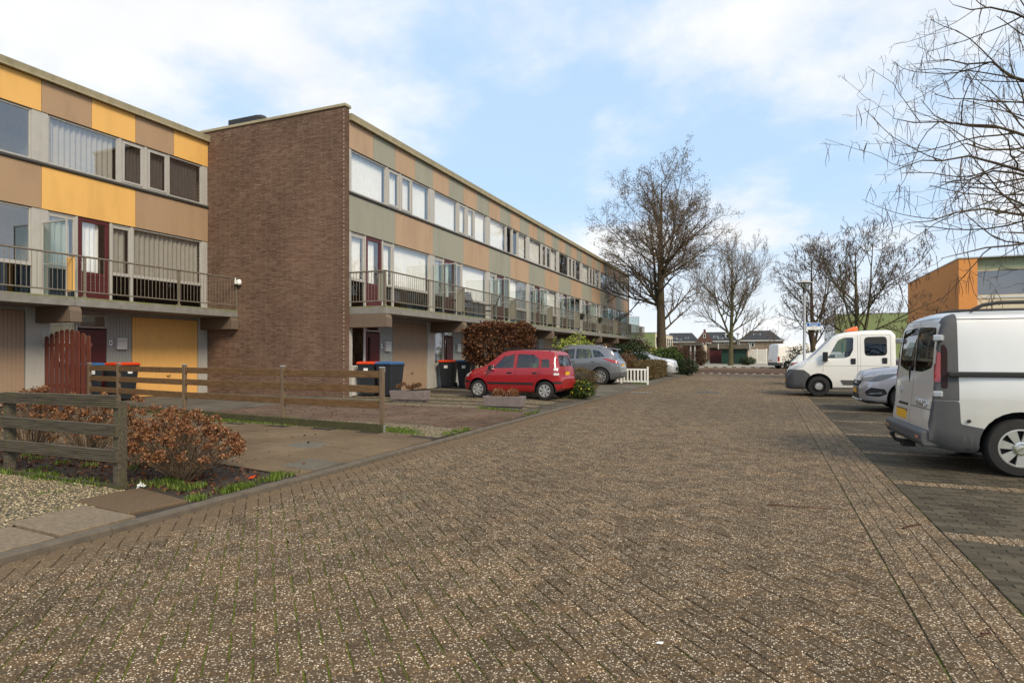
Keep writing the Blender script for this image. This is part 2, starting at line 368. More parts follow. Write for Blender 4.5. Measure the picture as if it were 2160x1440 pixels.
def paint(name, c, metal=0.0, rough=0.35, dirt=0.25, flake=0.0):
    t = NT(name); n = t.noise(t.pos((1, 1, 0.6)), 3, 5, 0.6)
    g = t.n('ShaderNodeNewGeometry'); sx = t.n('ShaderNodeSeparateXYZ'); t.l(g.outputs['Position'], sx.inputs[0])
    low = t.math('ADD', t.rng(sx.outputs['Z'], 0.95, 0.2, 0, 0.6), t.math('MULTIPLY', n, 0.5))
    d = t.rng(low, 0.45, 1.0, 0, dirt)
    t.col(t.mix(d, c, (0.21, 0.175, 0.14)))
    t.set(metal=metal, rough=t.math('ADD', rough, t.math('MULTIPLY', d, 0.4)), coat=0.6, coatr=0.06)
    MT[name] = t.m
paint('paint_red', (0.30, 0.003, 0.008), 0.0, 0.36, 0.06)
paint('paint_silver', (0.66, 0.64, 0.61), 0.4, 0.36, 0.45)
paint('paint_grey', (0.19, 0.195, 0.21), 0.5, 0.35, 0.2)
paint('paint_suv', (0.44, 0.44, 0.48), 0.6, 0.33, 0.12)
paint('paint_white', (0.76, 0.74, 0.69), 0.0, 0.35, 0.28)
paint('paint_lightsilver', (0.55, 0.56, 0.58), 0.5, 0.35, 0.15)

def lens_mat(name, c, rough=0.12):
    t = NT(name); t.col(c); t.set(rough=rough, coat=1.0, coatr=0.03, spec=0.6)
    MT[name] = t.m
lens_mat('lens_red', (0.30, 0.008, 0.010)); lens_mat('lens_dark_red', (0.10, 0.006, 0.008)); lens_mat('lens_white', (0.62, 0.60, 0.58)); lens_mat('lens_orange', (0.80, 0.16, 0.015))
lens_mat('lens_head', (0.07, 0.07, 0.075), 0.2); lens_mat('lens_smoke', (0.03, 0.012, 0.012), 0.3); MT['lens_smoke'].node_tree.nodes['Principled BSDF'].inputs['Coat Weight'].default_value = 0.05; MT['lens_smoke'].node_tree.nodes['Principled BSDF'].inputs['Specular IOR Level'].default_value = 0.15
def emit_mat(name, c, s):
    t = NT(name); t.b.inputs['Emission Color'].default_value = (*c, 1); t.b.inputs['Emission Strength'].default_value = s; t.col(c); MT[name] = t.m
emit_mat('lamp_glow', (1.0, 0.55, 0.2), 5.0)

# ------------------------------------------------------------------ mesh helpers
def mk(name, mesh, parent=None):
    o = bpy.data.objects.new(name, mesh); col.objects.link(o)
    if parent is not None: o.parent = parent
    return o
def tag(o, label, cat, group=None, kind=None):
    o['label'] = label; o['category'] = cat
    if group: o['group'] = group
    if kind: o['kind'] = kind
    return o
def struct(o): o['kind'] = 'structure'; return o
def stuff(o): o['kind'] = 'stuff'; return o
def thing(name, label, cat, loc=(0, 0, 0), rz=0.0, group=None):
    o = bpy.data.objects.new(name, None); col.objects.link(o)
    o.empty_display_size = 0.2; o.location = loc; o.rotation_euler = (0, 0, rz)
    return tag(o, label, cat, group)
def copy_tree(o, parent=None):
    c = o.copy(); col.objects.link(c)
    if parent is not None: c.parent = parent
    for ch in list(o.children): copy_tree(ch, c)
    return c

class MB:
    def __init__(s): s.v = []; s.f = []; s.mi = []; s.cm = 0
    def add(s, vs, fs):
        b = len(s.v); s.v.extend([tuple(v) for v in vs]); s.f.extend([tuple(i + b for i in f) for f in fs]); s.mi.extend([s.cm] * len(fs)); return s
    def box(s, x0, x1, y0, y1, z0, z1):
        return s.add([(x0, y0, z0), (x1, y0, z0), (x1, y1, z0), (x0, y1, z0), (x0, y0, z1), (x1, y0, z1), (x1, y1, z1), (x0, y1, z1)],
                     [(0, 3, 2, 1), (4, 5, 6, 7), (0, 1, 5, 4), (1, 2, 6, 5), (2, 3, 7, 6), (3, 0, 4, 7)])
    def obox(s, c, size, rot=(0, 0, 0)):
        from mathutils import Euler
        m = Euler(rot).to_matrix(); a, b, d = size[0] / 2, size[1] / 2, size[2] / 2
        vs = [Vector(c) + m @ Vector(p) for p in ((-a, -b, -d), (a, -b, -d), (a, b, -d), (-a, b, -d), (-a, -b, d), (a, -b, d), (a, b, d), (-a, b, d))]
        return s.add(vs, [(0, 3, 2, 1), (4, 5, 6, 7), (0, 1, 5, 4), (1, 2, 6, 5), (2, 3, 7, 6), (3, 0, 4, 7)])
    def quad(s, a, b, c, d): return s.add([a, b, c, d], [(0, 1, 2, 3)])
    def tube(s, pts, rad, n=6, cap=True):
        pts = [Vector(p) for p in pts]
        if isinstance(rad, (int, float)): rad = [rad] * len(pts)
        b = len(s.v); up = Vector((0.31, 0.17, 0.93))
        for i, p in enumerate(pts):
            d = (pts[min(i + 1, len(pts) - 1)] - pts[max(i - 1, 0)])
            if d.length < 1e-9: d = Vector((0, 0, 1))
            d.normalize(); a = d.cross(up)
            if a.length < 1e-3: a = d.cross(Vector((1, 0, 0)))
            a.normalize(); e = d.cross(a)
            for k in range(n):
                q = 2 * math.pi * k / n; s.v.append(tuple(p + (a * math.cos(q) + e * math.sin(q)) * rad[i]))
        fs = []
        for i in range(len(pts) - 1):
            for k in range(n):
                fs.append((b + i * n + k, b + i * n + (k + 1) % n, b + (i + 1) * n + (k + 1) % n, b + (i + 1) * n + k))
        if cap:
            fs.append(tuple(b + k for k in range(n))); fs.append(tuple(b + (len(pts) - 1) * n + n - 1 - k for k in range(n)))
        s.f.extend(fs); s.mi.extend([s.cm] * len(fs)); return s
    def prism(s, poly, lo, hi, ax='z'):
        n = len(poly)
        def P(a, b, c): return (a, b, c) if ax == 'z' else ((a, c, b) if ax == 'y' else (c, a, b))
        vs = [P(p[0], p[1], lo) for p in poly] + [P(p[0], p[1], hi) for p in poly]
        fs = [tuple(range(n - 1, -1, -1)), tuple(range(n, 2 * n))] + [(i, (i + 1) % n, n + (i + 1) % n, n + i) for i in range(n)]
        return s.add(vs, fs)
    def lathe(s, prof, n=16, c=(0, 0, 0), ax='z'):
        b = len(s.v)
        for r, h in prof:
            for k in range(n):
                q = 2 * math.pi * k / n; x, y = r * math.cos(q), r * math.sin(q)
                p = (x, y, h) if ax == 'z' else ((x, h, y) if ax == 'y' else (h, x, y))
                s.v.append((p[0] + c[0], p[1] + c[1], p[2] + c[2]))
        for i in range(len(prof) - 1):
            for k in range(n):
                s.f.append((b + i * n + k, b + i * n + (k + 1) % n, b + (i + 1) * n + (k + 1) % n, b + (i + 1) * n + k)); s.mi.append(s.cm)
        return s
    def mesh(s, name, mats, smooth=False, recalc=True):
        me = bpy.data.meshes.new(name); me.from_pydata(s.v, [], s.f)
        for m in (mats if isinstance(mats, (list, tuple)) else [mats]): me.materials.append(MT[m] if isinstance(m, str) else m)
        if any(s.mi): me.polygons.foreach_set('material_index', s.mi)
        if recalc:
            bm = bmesh.new(); bm.from_mesh(me); bmesh.ops.recalc_face_normals(bm, faces=bm.faces); bm.to_mesh(me); bm.free()
        if smooth:
            me.polygons.foreach_set('use_smooth', [True] * len(me.polygons)); me.set_sharp_from_angle(angle=R(smooth if smooth > 1 else 40))
        me.update(); return me
    def build(s, name, mats, parent=None, smooth=False, bevel=0.0, loc=None, recalc=True):
        o = mk(name, s.mesh(name, mats, smooth, recalc), parent)
        if loc is not None: o.location = loc
        if bevel:
            m = o.modifiers.new('bevel', 'BEVEL'); m.width = bevel; m.segments = 2; m.limit_method = 'ANGLE'; m.angle_limit = R(40)
        return o
def np_mesh(name, v, f, mat):
    v = np.asarray(v, dtype=np.float32); f = np.asarray(f, dtype=np.int32); k = f.shape[1]
    me = bpy.data.meshes.new(name); me.vertices.add(len(v)); me.vertices.foreach_set('co', v.ravel())
    me.loops.add(f.size); me.loops.foreach_set('vertex_index', f.ravel())
    me.polygons.add(len(f)); me.polygons.foreach_set('loop_start', np.arange(0, f.size, k, dtype=np.int32))
    me.polygons.foreach_set('loop_total', np.full(len(f), k, dtype=np.int32))
    me.materials.append(MT[mat]); me.update(calc_edges=True); me.validate(); return me
def leaf_quads(name, parent, mat, P, size, flat=0.0, droop=0.0, aspect=1.6, rs=None):
    """one little leaf (a creased pair of triangles) at each point of P"""
    rs = rs or nr; P = np.asarray(P, dtype=np.float64); n = len(P)
    a = rs.normal(size=(n, 3)); a[:, 2] = a[:, 2] * (1 - flat) - droop; a /= np.linalg.norm(a, axis=1)[:, None]
    b = rs.normal(size=(n, 3)); b -= (a * b).sum(1)[:, None] * a; b /= np.linalg.norm(b, axis=1)[:, None]
    c = np.cross(a, b)
    s = (size * (0.6 + 0.8 * rs.rand(n)))[:, None]
    v = np.stack([P, P + a * s * 0.5 + b * s * 0.5 / aspect + c * s * .12, P + a * s, P + a * s * 0.5 - b * s * 0.5 / aspect + c * s * .12], 1).reshape(-1, 3)
    f = np.arange(4 * n).reshape(n, 4)
    o = mk(name, np_mesh(name, v, f, mat), parent); return o
def text_obj(txt, size, mat, parent, M, name='lettering', depth=0.001, align='CENTER'):
    cu = bpy.data.curves.new('txt', 'FONT'); cu.body = txt; cu.size = size; cu.extrude = depth; cu.align_x = align; cu.align_y = 'CENTER'
    o = bpy.data.objects.new('txt', cu); col.objects.link(o)
    dg = bpy.context.evaluated_depsgraph_get(); me = bpy.data.meshes.new_from_object(o.evaluated_get(dg))
    bpy.data.objects.remove(o); bpy.data.curves.remove(cu)
    me.materials.clear(); me.materials.append(MT[mat]); me.transform(M)
    return mk(name, me, parent)
# ================================================================== ground, road, kerb, bays, front gardens
TH = R(22.683); CS, SN = math.cos(TH), math.sin(TH)
def in_view(x, y, z=0.0, m=40):
    d = -SN * x + CS * y
    if d < 0.3: return False
    px = 1080 + 1280 * (CS * x + SN * y) / d; py = 746 - 1280 * (z - 1.42) / d
    return -m < px < 2160 + m and py < 1440 + m
def ground_mat():
    t = NT('ground'); v = t.pos(); n = t.noise(v, 0.35, 6, 0.6); f = t.noise(v, 14, 4)
    c = t.mix(t.rng(n, 0.4, 0.62), (0.055, 0.065, 0.022), (0.11, 0.09, 0.06))
    t.col(t.mix(1.0, c, t.ramp(f, [(0.3, 0.7), (0.7, 1.3)]), 'MULTIPLY')); t.set(rough=0.95); MT['ground'] = t.m
ground_mat()
m = MB(); m.box(-900, 900, -500, 1300, -0.4, -0.05); struct(m.build('ground', 'ground'))

def offset_poly(p, d):
    n = len(p); out = []
    for i in range(n):
        a, b, c = p[i - 1], p[i], p[(i + 1) % n]
        e1 = (b[0] - a[0], b[1] - a[1]); e2 = (c[0] - b[0], c[1] - b[1])
        l1 = math.hypot(*e1) or 1e-9; l2 = math.hypot(*e2) or 1e-9
        n1 = (-e1[1] / l1, e1[0] / l1); n2 = (-e2[1] / l2, e2[0] / l2)
        k = 1 + n1[0] * n2[0] + n1[1] * n2[1]
        if k < 0.2: k = 0.2
        out.append((b[0] + d * (n1[0] + n2[0]) / k, b[1] + d * (n1[1] + n2[1]) / k))
    return out
def block(mb, poly, zt, depth=0.03, ch=0.004, gap=0.0, zf=None, tilt=(0, 0)):
    """a paving piece: chamfered prism over a convex 2D outline (counter-clockwise)"""
    if gap: poly = offset_poly(poly, gap)
    q = offset_poly(poly, ch); n = len(poly); cx = sum(p[0] for p in poly) / n; cy = sum(p[1] for p in poly) / n
    def Z(p): return (zf(p[0]) if zf else 0.0) + zt + (p[0] - cx) * tilt[0] + (p[1] - cy) * tilt[1]
    vs = [(a, b, Z((a, b)) - depth) for a, b in poly] + [(a, b, Z((a, b)) - ch) for a, b in poly] + [(a, b, Z((a, b))) for a, b in q]
    fs = [tuple(range(2 * n, 3 * n))]
    for i in range(n):
        j = (i + 1) % n; fs += [(i, j, n + j, n + i), (n + i, n + j, 2 * n + j, 2 * n + i)]
    mb.add(vs, fs)
def clip_x(poly, x, keep_less):
    out = []; n = len(poly)
    for i in range(n):
        a, b = poly[i], poly[(i + 1) % n]
        ia = (a[0] <= x) == keep_less; ib = (b[0] <= x) == keep_less
        if ia: out.append(a)
        if ia != ib:
            t = (x - a[0]) / (b[0] - a[0]); out.append((x, a[1] + t * (b[1] - a[1])))
    return out
def area(p): return 0.5 * sum(p[i - 1][0] * p[i][1] - p[i][0] * p[i - 1][1] for i in range(len(p)))
RX0, RX1 = -4.752, 0.745
# --- road: bedding sheet with the 45 degree herringbone laid on it
m = MB(); m.quad((-4.85, -6, -0.009), (0.742, -6, -0.009), (0.742, 34.1, -0.009), (-4.85, 34.1, -0.009)); road = struct(m.build('road', 'joint'))
m = MB(); m.quad((-4.85, 34, -0.004), (1.32, 34, -0.004), (1.32, 46, -0.004), (-4.85, 46, -0.004)); struct(m.build('road_far_stretch', 'pebble_paver'))
W = 0.1055; c45 = math.cos(R(45))
def herr():
    for i in range(-60, 330):
        for j in range(-330, 90):
            k = (i - j) % 4
            if k == 0: cell = (i, j, i + 2, j + 1, 0)
            elif k == 3: cell = (i, j, i + 1, j + 2, 1)
            else: continue
            cx = (cell[0] + cell[2]) * .5 * W; cy = (cell[1] + cell[3]) * .5 * W
            X = (cx + cy) * c45 - 1.9; Y = (-cx + cy) * c45 + 0
            yield X, Y, cell[4]
allp = []
for i in range(-300, 300):
    for j in range(-40, 360):
        k = (i - j) % 4
        if k not in (0, 3): continue
        a, b = (2, 1) if k == 0 else (1, 2)
        cx = (i + a * .5) * W; cy = (j + b * .5) * W
        X = cx * c45 - cy * c45 - 2.0; Y = cx * c45 + cy * c45
        if -1.0 < Y < 34 and RX0 - .2 < X < RX1 + .2: allp.append((X, Y, k == 0))
half_l, half_w = 0.1055, 0.05275
def rect(X, Y, horiz):
    a, b = (half_l, half_w) if horiz else (half_w, half_l)
    return [(X + (u * c45 - v * c45), Y + (u * c45 + v * c45)) for u, v in ((-a, -b), (a, -b), (a, b), (-a, b))]
full = [p for p in allp if all(RX0 < q[0] < RX1 for q in rect(*p))]
near = sorted([p for p in full if in_view(p[0], p[1])], key=lambda p: -SN * p[0] + CS * p[1])[:300]
nearset = set(near)
pm = MB(); block(pm, [(-half_l, -half_w), (half_l, -half_w), (half_l, half_w), (-half_l, half_w)], 0, 0.03, 0.004, 0.0036)
pmesh = pm.mesh('paver', 'pebble_paver')
for X, Y, hz in near:
    o = mk('paver', pmesh, road); o.location = (X, Y, rnd.uniform(-.0022, .0022)); o.rotation_euler = (rnd.gauss(0, .006), rnd.gauss(0, .006), R(45 if hz else 135) + rnd.gauss(0, .008))
mb = MB()
for p in allp:
    if p in nearset: continue
    if not in_view(p[0], p[1], 0, 500): continue
    q = rect(*p)
    if min(a[0] for a in q) < RX0: q = clip_x(q, RX0, False)
    if len(q) > 2 and max(a[0] for a in q) > RX1: q = clip_x(q, RX1, True)
    if len(q) < 3 or abs(area(q)) < 0.002: continue
    block(mb, q, rnd.uniform(-.0022, .0022), 0.03, 0.004, 0.0036, tilt=(rnd.gauss(0, .006), rnd.gauss(0, .006)))
stuff(mb.build('paver_field', 'pebble_paver', road, recalc=False))

# --- strip of lengthwise pavers between road and bays
m = MB(); m.quad((0.74, -6, -0.0085), (1.33, -6, -0.0085), (1.33, 34, -0.0085), (0.74, 34, -0.0085)); strip = struct(m.build('gutter_strip', 'joint'))
sm = MB(); block(sm, [(-.054, -.1055), (.054, -.1055), (.054, .1055), (-.054, .1055)], 0, 0.03, 0.003, 0.0018)
smesh = sm.mesh('paver', 'pebble_strip'); cnt = 0; mb = MB()
sp = []
for r in range(5):
    for k in range(165):
        sp.append((0.750 + (r + .5) * 0.1085, -0.6 + k * 0.211 + (r % 2) * 0.1055))
sp.sort(key=lambda p: p[1])
for x, y in sp:
    z = rnd.uniform(-.002, .002) - 0.002 * (1 - abs((x - 1.02) / .28))
    if cnt < 240 and in_view(x, y):
        o = mk('paver', smesh, strip); o.location = (x, y, z); o.rotation_euler = (rnd.gauss(0, .006), rnd.gauss(0, .006), rnd.gauss(0, .008)); cnt += 1
    elif in_view(x, y, 0, 500):
        block(mb, [(x - .054, y - .1055), (x + .054, y - .1055), (x + .054, y + .1055), (x - .054, y + .1055)], z, 0.03, 0.003, 0.0018)
stuff(mb.build('paver_field', 'pebble_strip', strip, recalc=False))

# --- parking bays: black bricks, separated by rows of pebble pavers
BX0, BX1 = 1.30, 6.5
m = MB(); m.quad((BX0, -4, -0.0075), (BX1 + .1, -4, -0.0075), (BX1 + .1, 34, -0.0075), (BX0, 34, -0.0075)); bays = struct(m.build('parking_bays', 'joint'))
lines = [3.35, 5.59, 7.76, 9.98, 12.1, 14.43, 16.81, 19.3, 21.7, 24.4, 26.8, 29.2, 31.6]
bl, bw = 0.204, 0.067
bm_ = MB(); block(bm_, [(-bl / 2, -bw / 2), (bl / 2, -bw / 2), (bl / 2, bw / 2), (-bl / 2, bw / 2)], 0, 0.03, 0.003, 0.0022)
bmesh_ = bm_.mesh('brick', 'bay_brick'); mb = MB(); lmb = MB(); cnt = 0
lm_ = MB(); block(lm_, [(-.05275, -.1055), (.05275, -.1055), (.05275, .1055), (-.05275, .1055)], 0, 0.03, 0.004, 0.0025); lmesh = lm_.mesh('paver', 'pebble_line')
ys = [0.0] + lines + [34.0]
todo = []
for a, b in zip(ys[:-1], ys[1:]):
    y = a + .105; r = 0
    n = max(1, int((b - a - .215) / bw)); step = (b - a - .215) / n
    for k in range(n):
        yy = a + .213 + (k + .5) * step
        off = (k % 2) * bl / 2
        for q in range(-1, int((BX1 - BX0) / bl) + 1):
            xx = BX0 + off + (q + .5) * bl
            if xx - bl / 2 < BX0 - 1e-6: 
                if off > 0: todo.append((BX0 + bl / 4, yy, bl / 2, step))
                continue
            if xx + bl / 2 > BX1: continue
            todo.append((xx, yy, bl, step))
vis = sorted([t for t in todo if in_view(t[0], t[1]) and t[2] == bl], key=lambda p: -SN * p[0] + CS * p[1])[:300]
vset = set(vis)
for t in todo:
    z = rnd.uniform(-.002, .002)
    if t in vset:
        o = mk('brick', bmesh_, bays); o.location = (t[0], t[1], z); o.rotation_euler = (rnd.gauss(0, .008), rnd.gauss(0, .006), rnd.gauss(0, .006))
    elif in_view(t[0], t[1], 0, 300):
        h = t[2] / 2
        block(mb, [(t[0] - h, t[1] - bw / 2), (t[0] + h, t[1] - bw / 2), (t[0] + h, t[1] + bw / 2), (t[0] - h, t[1] + bw / 2)], z, 0.03, 0.003, 0.0022)
stuff(mb.build('brick_field', 'bay_brick', bays, recalc=False))
for y in lines:
    for q in range(int((BX1 - BX0) / .1055)):
        x = BX0 + (q + .5) * .1055
        if in_view(x, y, 0, 60):
            if y < 13:
                o = mk('paver', lmesh, bays); o.location = (x, y + .105, rnd.uniform(-.001, .002)); o.rotation_euler = (0, rnd.gauss(0, .005), rnd.gauss(0, .01))
            else: block(lmb, [(x - .0527, y), (x + .0527, y), (x + .0527, y + .211), (x - .0527, y + .211)], 0.001, 0.03, 0.004, 0.0025)
stuff(lmb.build('paver_rows', 'pebble_line', bays, recalc=False))
m = MB(); m.quad((BX1, -4, -0.02), (60, -4, -0.02), (60, 45, -0.02), (BX1, 45, -0.02)); struct(m.build('grass_verge', 'ground'))

# --- left kerb of concrete stones
def yz(x): return 0.052 + 0.048 * min(1.0, max(0.0, (-4.9 - x) / 1.2))
m = MB(); m.box(-4.86, -4.755, -3, 44, -0.03, 0.02); kerb = struct(m.build('kerb', 'concrete'))
km = MB(); km.prism([(-0.045, -0.03), (0.046, -0.03), (0.043, 0.034), (0.032, 0.048), (-0.045, 0.052)], -0.497, 0.497, 'y'); kmesh = km.mesh('kerb_stone', 'concrete')
for k in range(46):
    o = mk('kerb_stone', kmesh, kerb); o.location = (-4.80 + rnd.uniform(-.006, .006), -2.3 + k, rnd.uniform(-.004, .004)); o.rotation_euler = (rnd.gauss(0, .003), 0, rnd.gauss(0, .004))

# --- front gardens and drives (each its own piece of ground)
def sheet(name, mat, x0, x1, y0, y1, dz=0.0, n=14):
    m = MB(); xs = [x1 + (x0 - x1) * (k / n) for k in range(n + 1)]
    for a, b in zip(xs[:-1], xs[1:]): m.quad((b, y0, yz(b) + dz), (a, y0, yz(a) + dz), (a, y1, yz(a) + dz), (b, y1, yz(b) + dz))
    return struct(m.build(name, mat))
sheet('front_garden_soil', 'soil', -26, -4.85, -4, 44, -0.012, 40)
# gravel drive in the foreground
gx = sheet('gravel_drive', 'gravel', -26, -5.42, -4, 4.0, 0.004, 30)
P = np.column_stack([nr.uniform(-9.5, -5.4, 9000), nr.uniform(1.8, 4.0, 9000)])
v = []; f = []
for x, y in P:
    s = rnd.uniform(.005, .012); z = yz(x) + .004; b = len(v); a = rnd.random() * 3.1
    ca, sa = math.cos(a) * s, math.sin(a) * s
    v += [(x + ca, y + sa, z), (x - sa, y + ca, z), (x - ca, y - sa, z), (x + sa, y - ca, z), (x + rnd.uniform(-.3, .3) * s, y, z + s * .8)]
    f += [(b, b + 1, b + 4), (b + 1, b + 2, b + 4), (b + 2, b + 3, b + 4), (b + 3, b, b + 4)]
def stone_mat():
    t = NT('loose_stone'); c = t.ramp(t.rand(), [(0, (0.09, 0.064, 0.034)), (0.45, (0.23, 0.165, 0.085)), (0.8, (0.42, 0.31, 0.165)), (1, (0.64, 0.51, 0.31))]); t.col(c); t.set(rough=0.8); MT['loose_stone'] = t.m
stone_mat()
st = stuff(mk('loose_pebbles', np_mesh('loose_pebbles', v, f, 'loose_stone'))); tag(st, 'loose pale pebbles scattered over the gravel drive', 'pebbles')
# concrete slabs along the kerb
slabs = struct(mk('kerb_side_slabs', MB().box(-5.44, -4.86, -2, 4.3, 0.0, 0.03).mesh('kerb_side_slabs', 'soil')))
for (y0, y1, x1, mt, dz) in ((-.2, 1.05, -5.45, 'concrete_tile', .01), (1.07, 2.3, -5.44, 'concrete_tile', .012), (2.32, 2.86, -5.43, 'concrete_tile', .008), (2.88, 3.48, -5.52, 'concrete_tile', .016)):
    mb = MB(); block(mb, [(x1, y0), (-4.865, y0), (-4.865, y1), (x1, y1)], dz, 0.05, 0.005, 0.006, yz); mb.build('slab', mt, slabs)
mb = MB(); block(mb, [(-5.75, 3.52), (-5.0, 3.50), (-4.93, 4.02), (-5.72, 4.12)], 0.014, 0.05, 0.006, 0.0, yz); mb.build('slab', 'pebble_dark', slabs)['label'] = 'dark slab with pale specks'
# beige tiled drive
td = sheet('tiled_drive', 'soil', -13.5, -4.9, 5.35, 8.62, 0.0, 20)
k = 0
for a in range(0, 17):
    for b in range(0, 6):
        x1 = -4.87 - a * .51; y0 = 5.36 + b * .545 + (0.27 if a % 2 else 0) - .27
        y1 = min(y0 + .545, 8.6); y0 = max(y0, 5.36)
        if y1 - y0 < .05: continue
        mb = MB(); block(mb, [(x1 - .51, y0), (x1, y0), (x1, y1), (x1 - .51, y1)], .012 + rnd.uniform(-.006, .006), 0.04, 0.005, 0.005, yz, (rnd.gauss(0, .006), rnd.gauss(0, .004)))
        mb.build('tile', 'tile_grey' if rnd.random() < .10 else 'tile_beige', td, recalc=False)
# mossy verge behind the fence, brick drive, gravel drive with black strips
sheet('mossy_verge', 'gravel', -14.5, -4.9, 8.62, 10.1, 0.006, 20)
bd = sheet('brick_drive', 'soil', -11.7, -4.86, 9.7, 13.2, 0.0, 16)
mb = MB(); cnt = 0
drv = []
for a in range(33):
    for b in range(36):
        x = -4.88 - (a + .5) * .205; y = 9.75 + (b + .5) * .098
        drv.append((x + (.1 if b % 2 else 0), y))
dsort = set(sorted(drv, key=lambda p: -SN * p[0] + CS * p[1])[:300])
dm_ = MB(); block(dm_, [(-.1, -.048), (.1, -.048), (.1, .048), (-.1, .048)], 0, .03, .004, .002); dmesh = dm_.mesh('brick', 'drive_brick')
for x, y in drv:
    if x > -4.97: continue
    if (x, y) in dsort:
        o = mk('brick', dmesh, bd); o.location = (x, y, yz(x) + .012 + rnd.uniform(-.003, .003)); o.rotation_euler = (rnd.gauss(0, .01), -0.04 * (-6.1 < x), rnd.gauss(0, .01))
    else: block(mb, [(x - .1, y - .048), (x + .1, y - .048), (x + .1, y + .048), (x - .1, y + .048)], .012 + rnd.uniform(-.003, .003), .03, .004, .002, yz)
stuff(mb.build('brick_field', 'drive_brick', bd, recalc=False))
g2 = sheet('gravel_strip_drive', 'gravel_pale', -11.7, -4.87, 13.2, 17.6, 0.010, 16)
for y in (13.9, 14.75, 16.1):
    for q in range(11):
        x1 = -4.95 - q * .6
        mb = MB(); block(mb, [(x1 - .6, y), (x1, y), (x1, y + .32), (x1 - .6, y + .32)], .016, .04, .004, .004, yz); mb.build('tile', 'bay_brick', g2, recalc=False)
mb = MB(); block(mb, [(-5.35, 13.2), (-4.86, 13.2), (-4.86, 19.2), (-5.35, 19.2)], .014, .04, .004, .0, yz); mb.build('edging_band', 'tile_grey', g2, recalc=False)
gd = sheet('grey_drive', 'soil', -11.7, -4.87, 19.2, 27.0, 0.0, 16)
for a in range(14):
    for b in range(13):
        x1 = -4.87 - a * .48; y0 = 19.25 + b * .6
        mb = MB(); block(mb, [(x1 - .48, y0), (x1, y0), (x1, y0 + .6), (x1 - .48, y0 + .6)], .012 + rnd.uniform(-.003, .003), .04, .004, .003, yz); mb.build('tile', 'tile_grey', gd, recalc=False)
sheet('far_drive', 'tile_grey', -11.7, -4.87, 27.6, 43, 0.004, 12)

ld = sheet('left_house_drive', 'soil', -17.4, -11.7, 10.1, 15.1, 0.0, 12)
for a in range(19):
    for b in range(16):
        x1 = -11.72 - a * .3; y0 = 10.15 + b * .305
        mb = MB(); block(mb, [(x1 - .3, y0), (x1, y0), (x1, y0 + .305), (x1 - .3, y0 + .305)], .012 + rnd.uniform(-.003, .003), .04, .003, .002, yz); mb.build('tile', 'tile_grey', ld, recalc=False)
# --- far end of the street: raised brick table, cross street, forecourt
brick_mat('table_brick', [(0, (0.095, 0.052, 0.028)), (1, (0.135, 0.074, 0.040))])
m = MB(); m.box(-5.2, 3.2, 46.6, 58.5, -0.04, 0.05); m.prism([(46.0, -0.04), (46.6, -0.04), (46.6, 0.049)], -5.0, 2.0, 'x'); tab = struct(m.build('raised_table', 'table_brick'))
for k in range(11):
    m = MB(); x = -4.9 + k * .58; m.add([(x, 46.02, .012), (x + .2, 46.02, .012), (x + .2, 46.30, .034), (x, 46.30, .034), (x, 46.02, -.01), (x + .2, 46.02, -.01), (x + .2, 46.30, .01), (x, 46.30, .01)], [(0, 1, 2, 3), (0, 4, 5, 1), (1, 5, 6, 2), (2, 6, 7, 3), (3, 7, 4, 0)]); m.build('marking_block', 'frame_grey', tab)
m = MB(); m.box(-80, 90, 58.5, 66, -0.04, 0.0); struct(m.build('cross_street', 'pebble_paver'))
m = MB(); m.box(-80, 90, 66, 66.15, -0.04, 0.1); k2 = struct(m.build('far_kerb', 'concrete'))
for k in range(9):
    m = MB(); m.box(-6.4 + k * .9, -5.9 + k * .9, 65.96, 66.0, 0.0, 0.1); m.build('marking_block', 'frame_grey', k2)
m = MB(); m.box(-80, 90, 66.15, 100, -0.04, 0.07); struct(m.build('forecourt', 'light_ground'))
# iron covers in the road
def cover(name, label, x, y, sx, sy, n, cat):
    t = thing(name, label, cat, (x, y, 0))
    m = MB(); m.box(-sx / 2, sx / 2, -sy / 2, sy / 2, -0.02, 0.008); m.build('frame', 'manhole_iron', t, bevel=.003)
    for k in range(n):
        m = MB(); xx = -sx / 2 + sx * (k + .5) / n; m.box(xx - sx / n * .28, xx + sx / n * .28, -sy * .4, sy * .4, 0.007, 0.014); m.build('bar', 'manhole_iron' if cat == 'manhole' else 'zinc', t)
cover('manhole_cover', 'dark rectangular manhole cover in the middle of the road', -1.95, 23.4, .75, .7, 5, 'manhole')
cover('gully_grate', 'pale barred gully grate in the road beside the white fence', -4.2, 22.25, .75, .3, 7, 'drain')
# ================================================================== buildings
def atY(px, Y, py=None):
    t = (px - 1080) / 1280.0; dx = -SN + CS * t; dy = CS + SN * t; d = Y / dy
    return (d * dx, 1.42 + (746 - py) / 1280.0 * d) if py is not None else d * dx
UW = 5.12; Y0 = 15.2; XB2 = -11.78; XB1 = -17.42

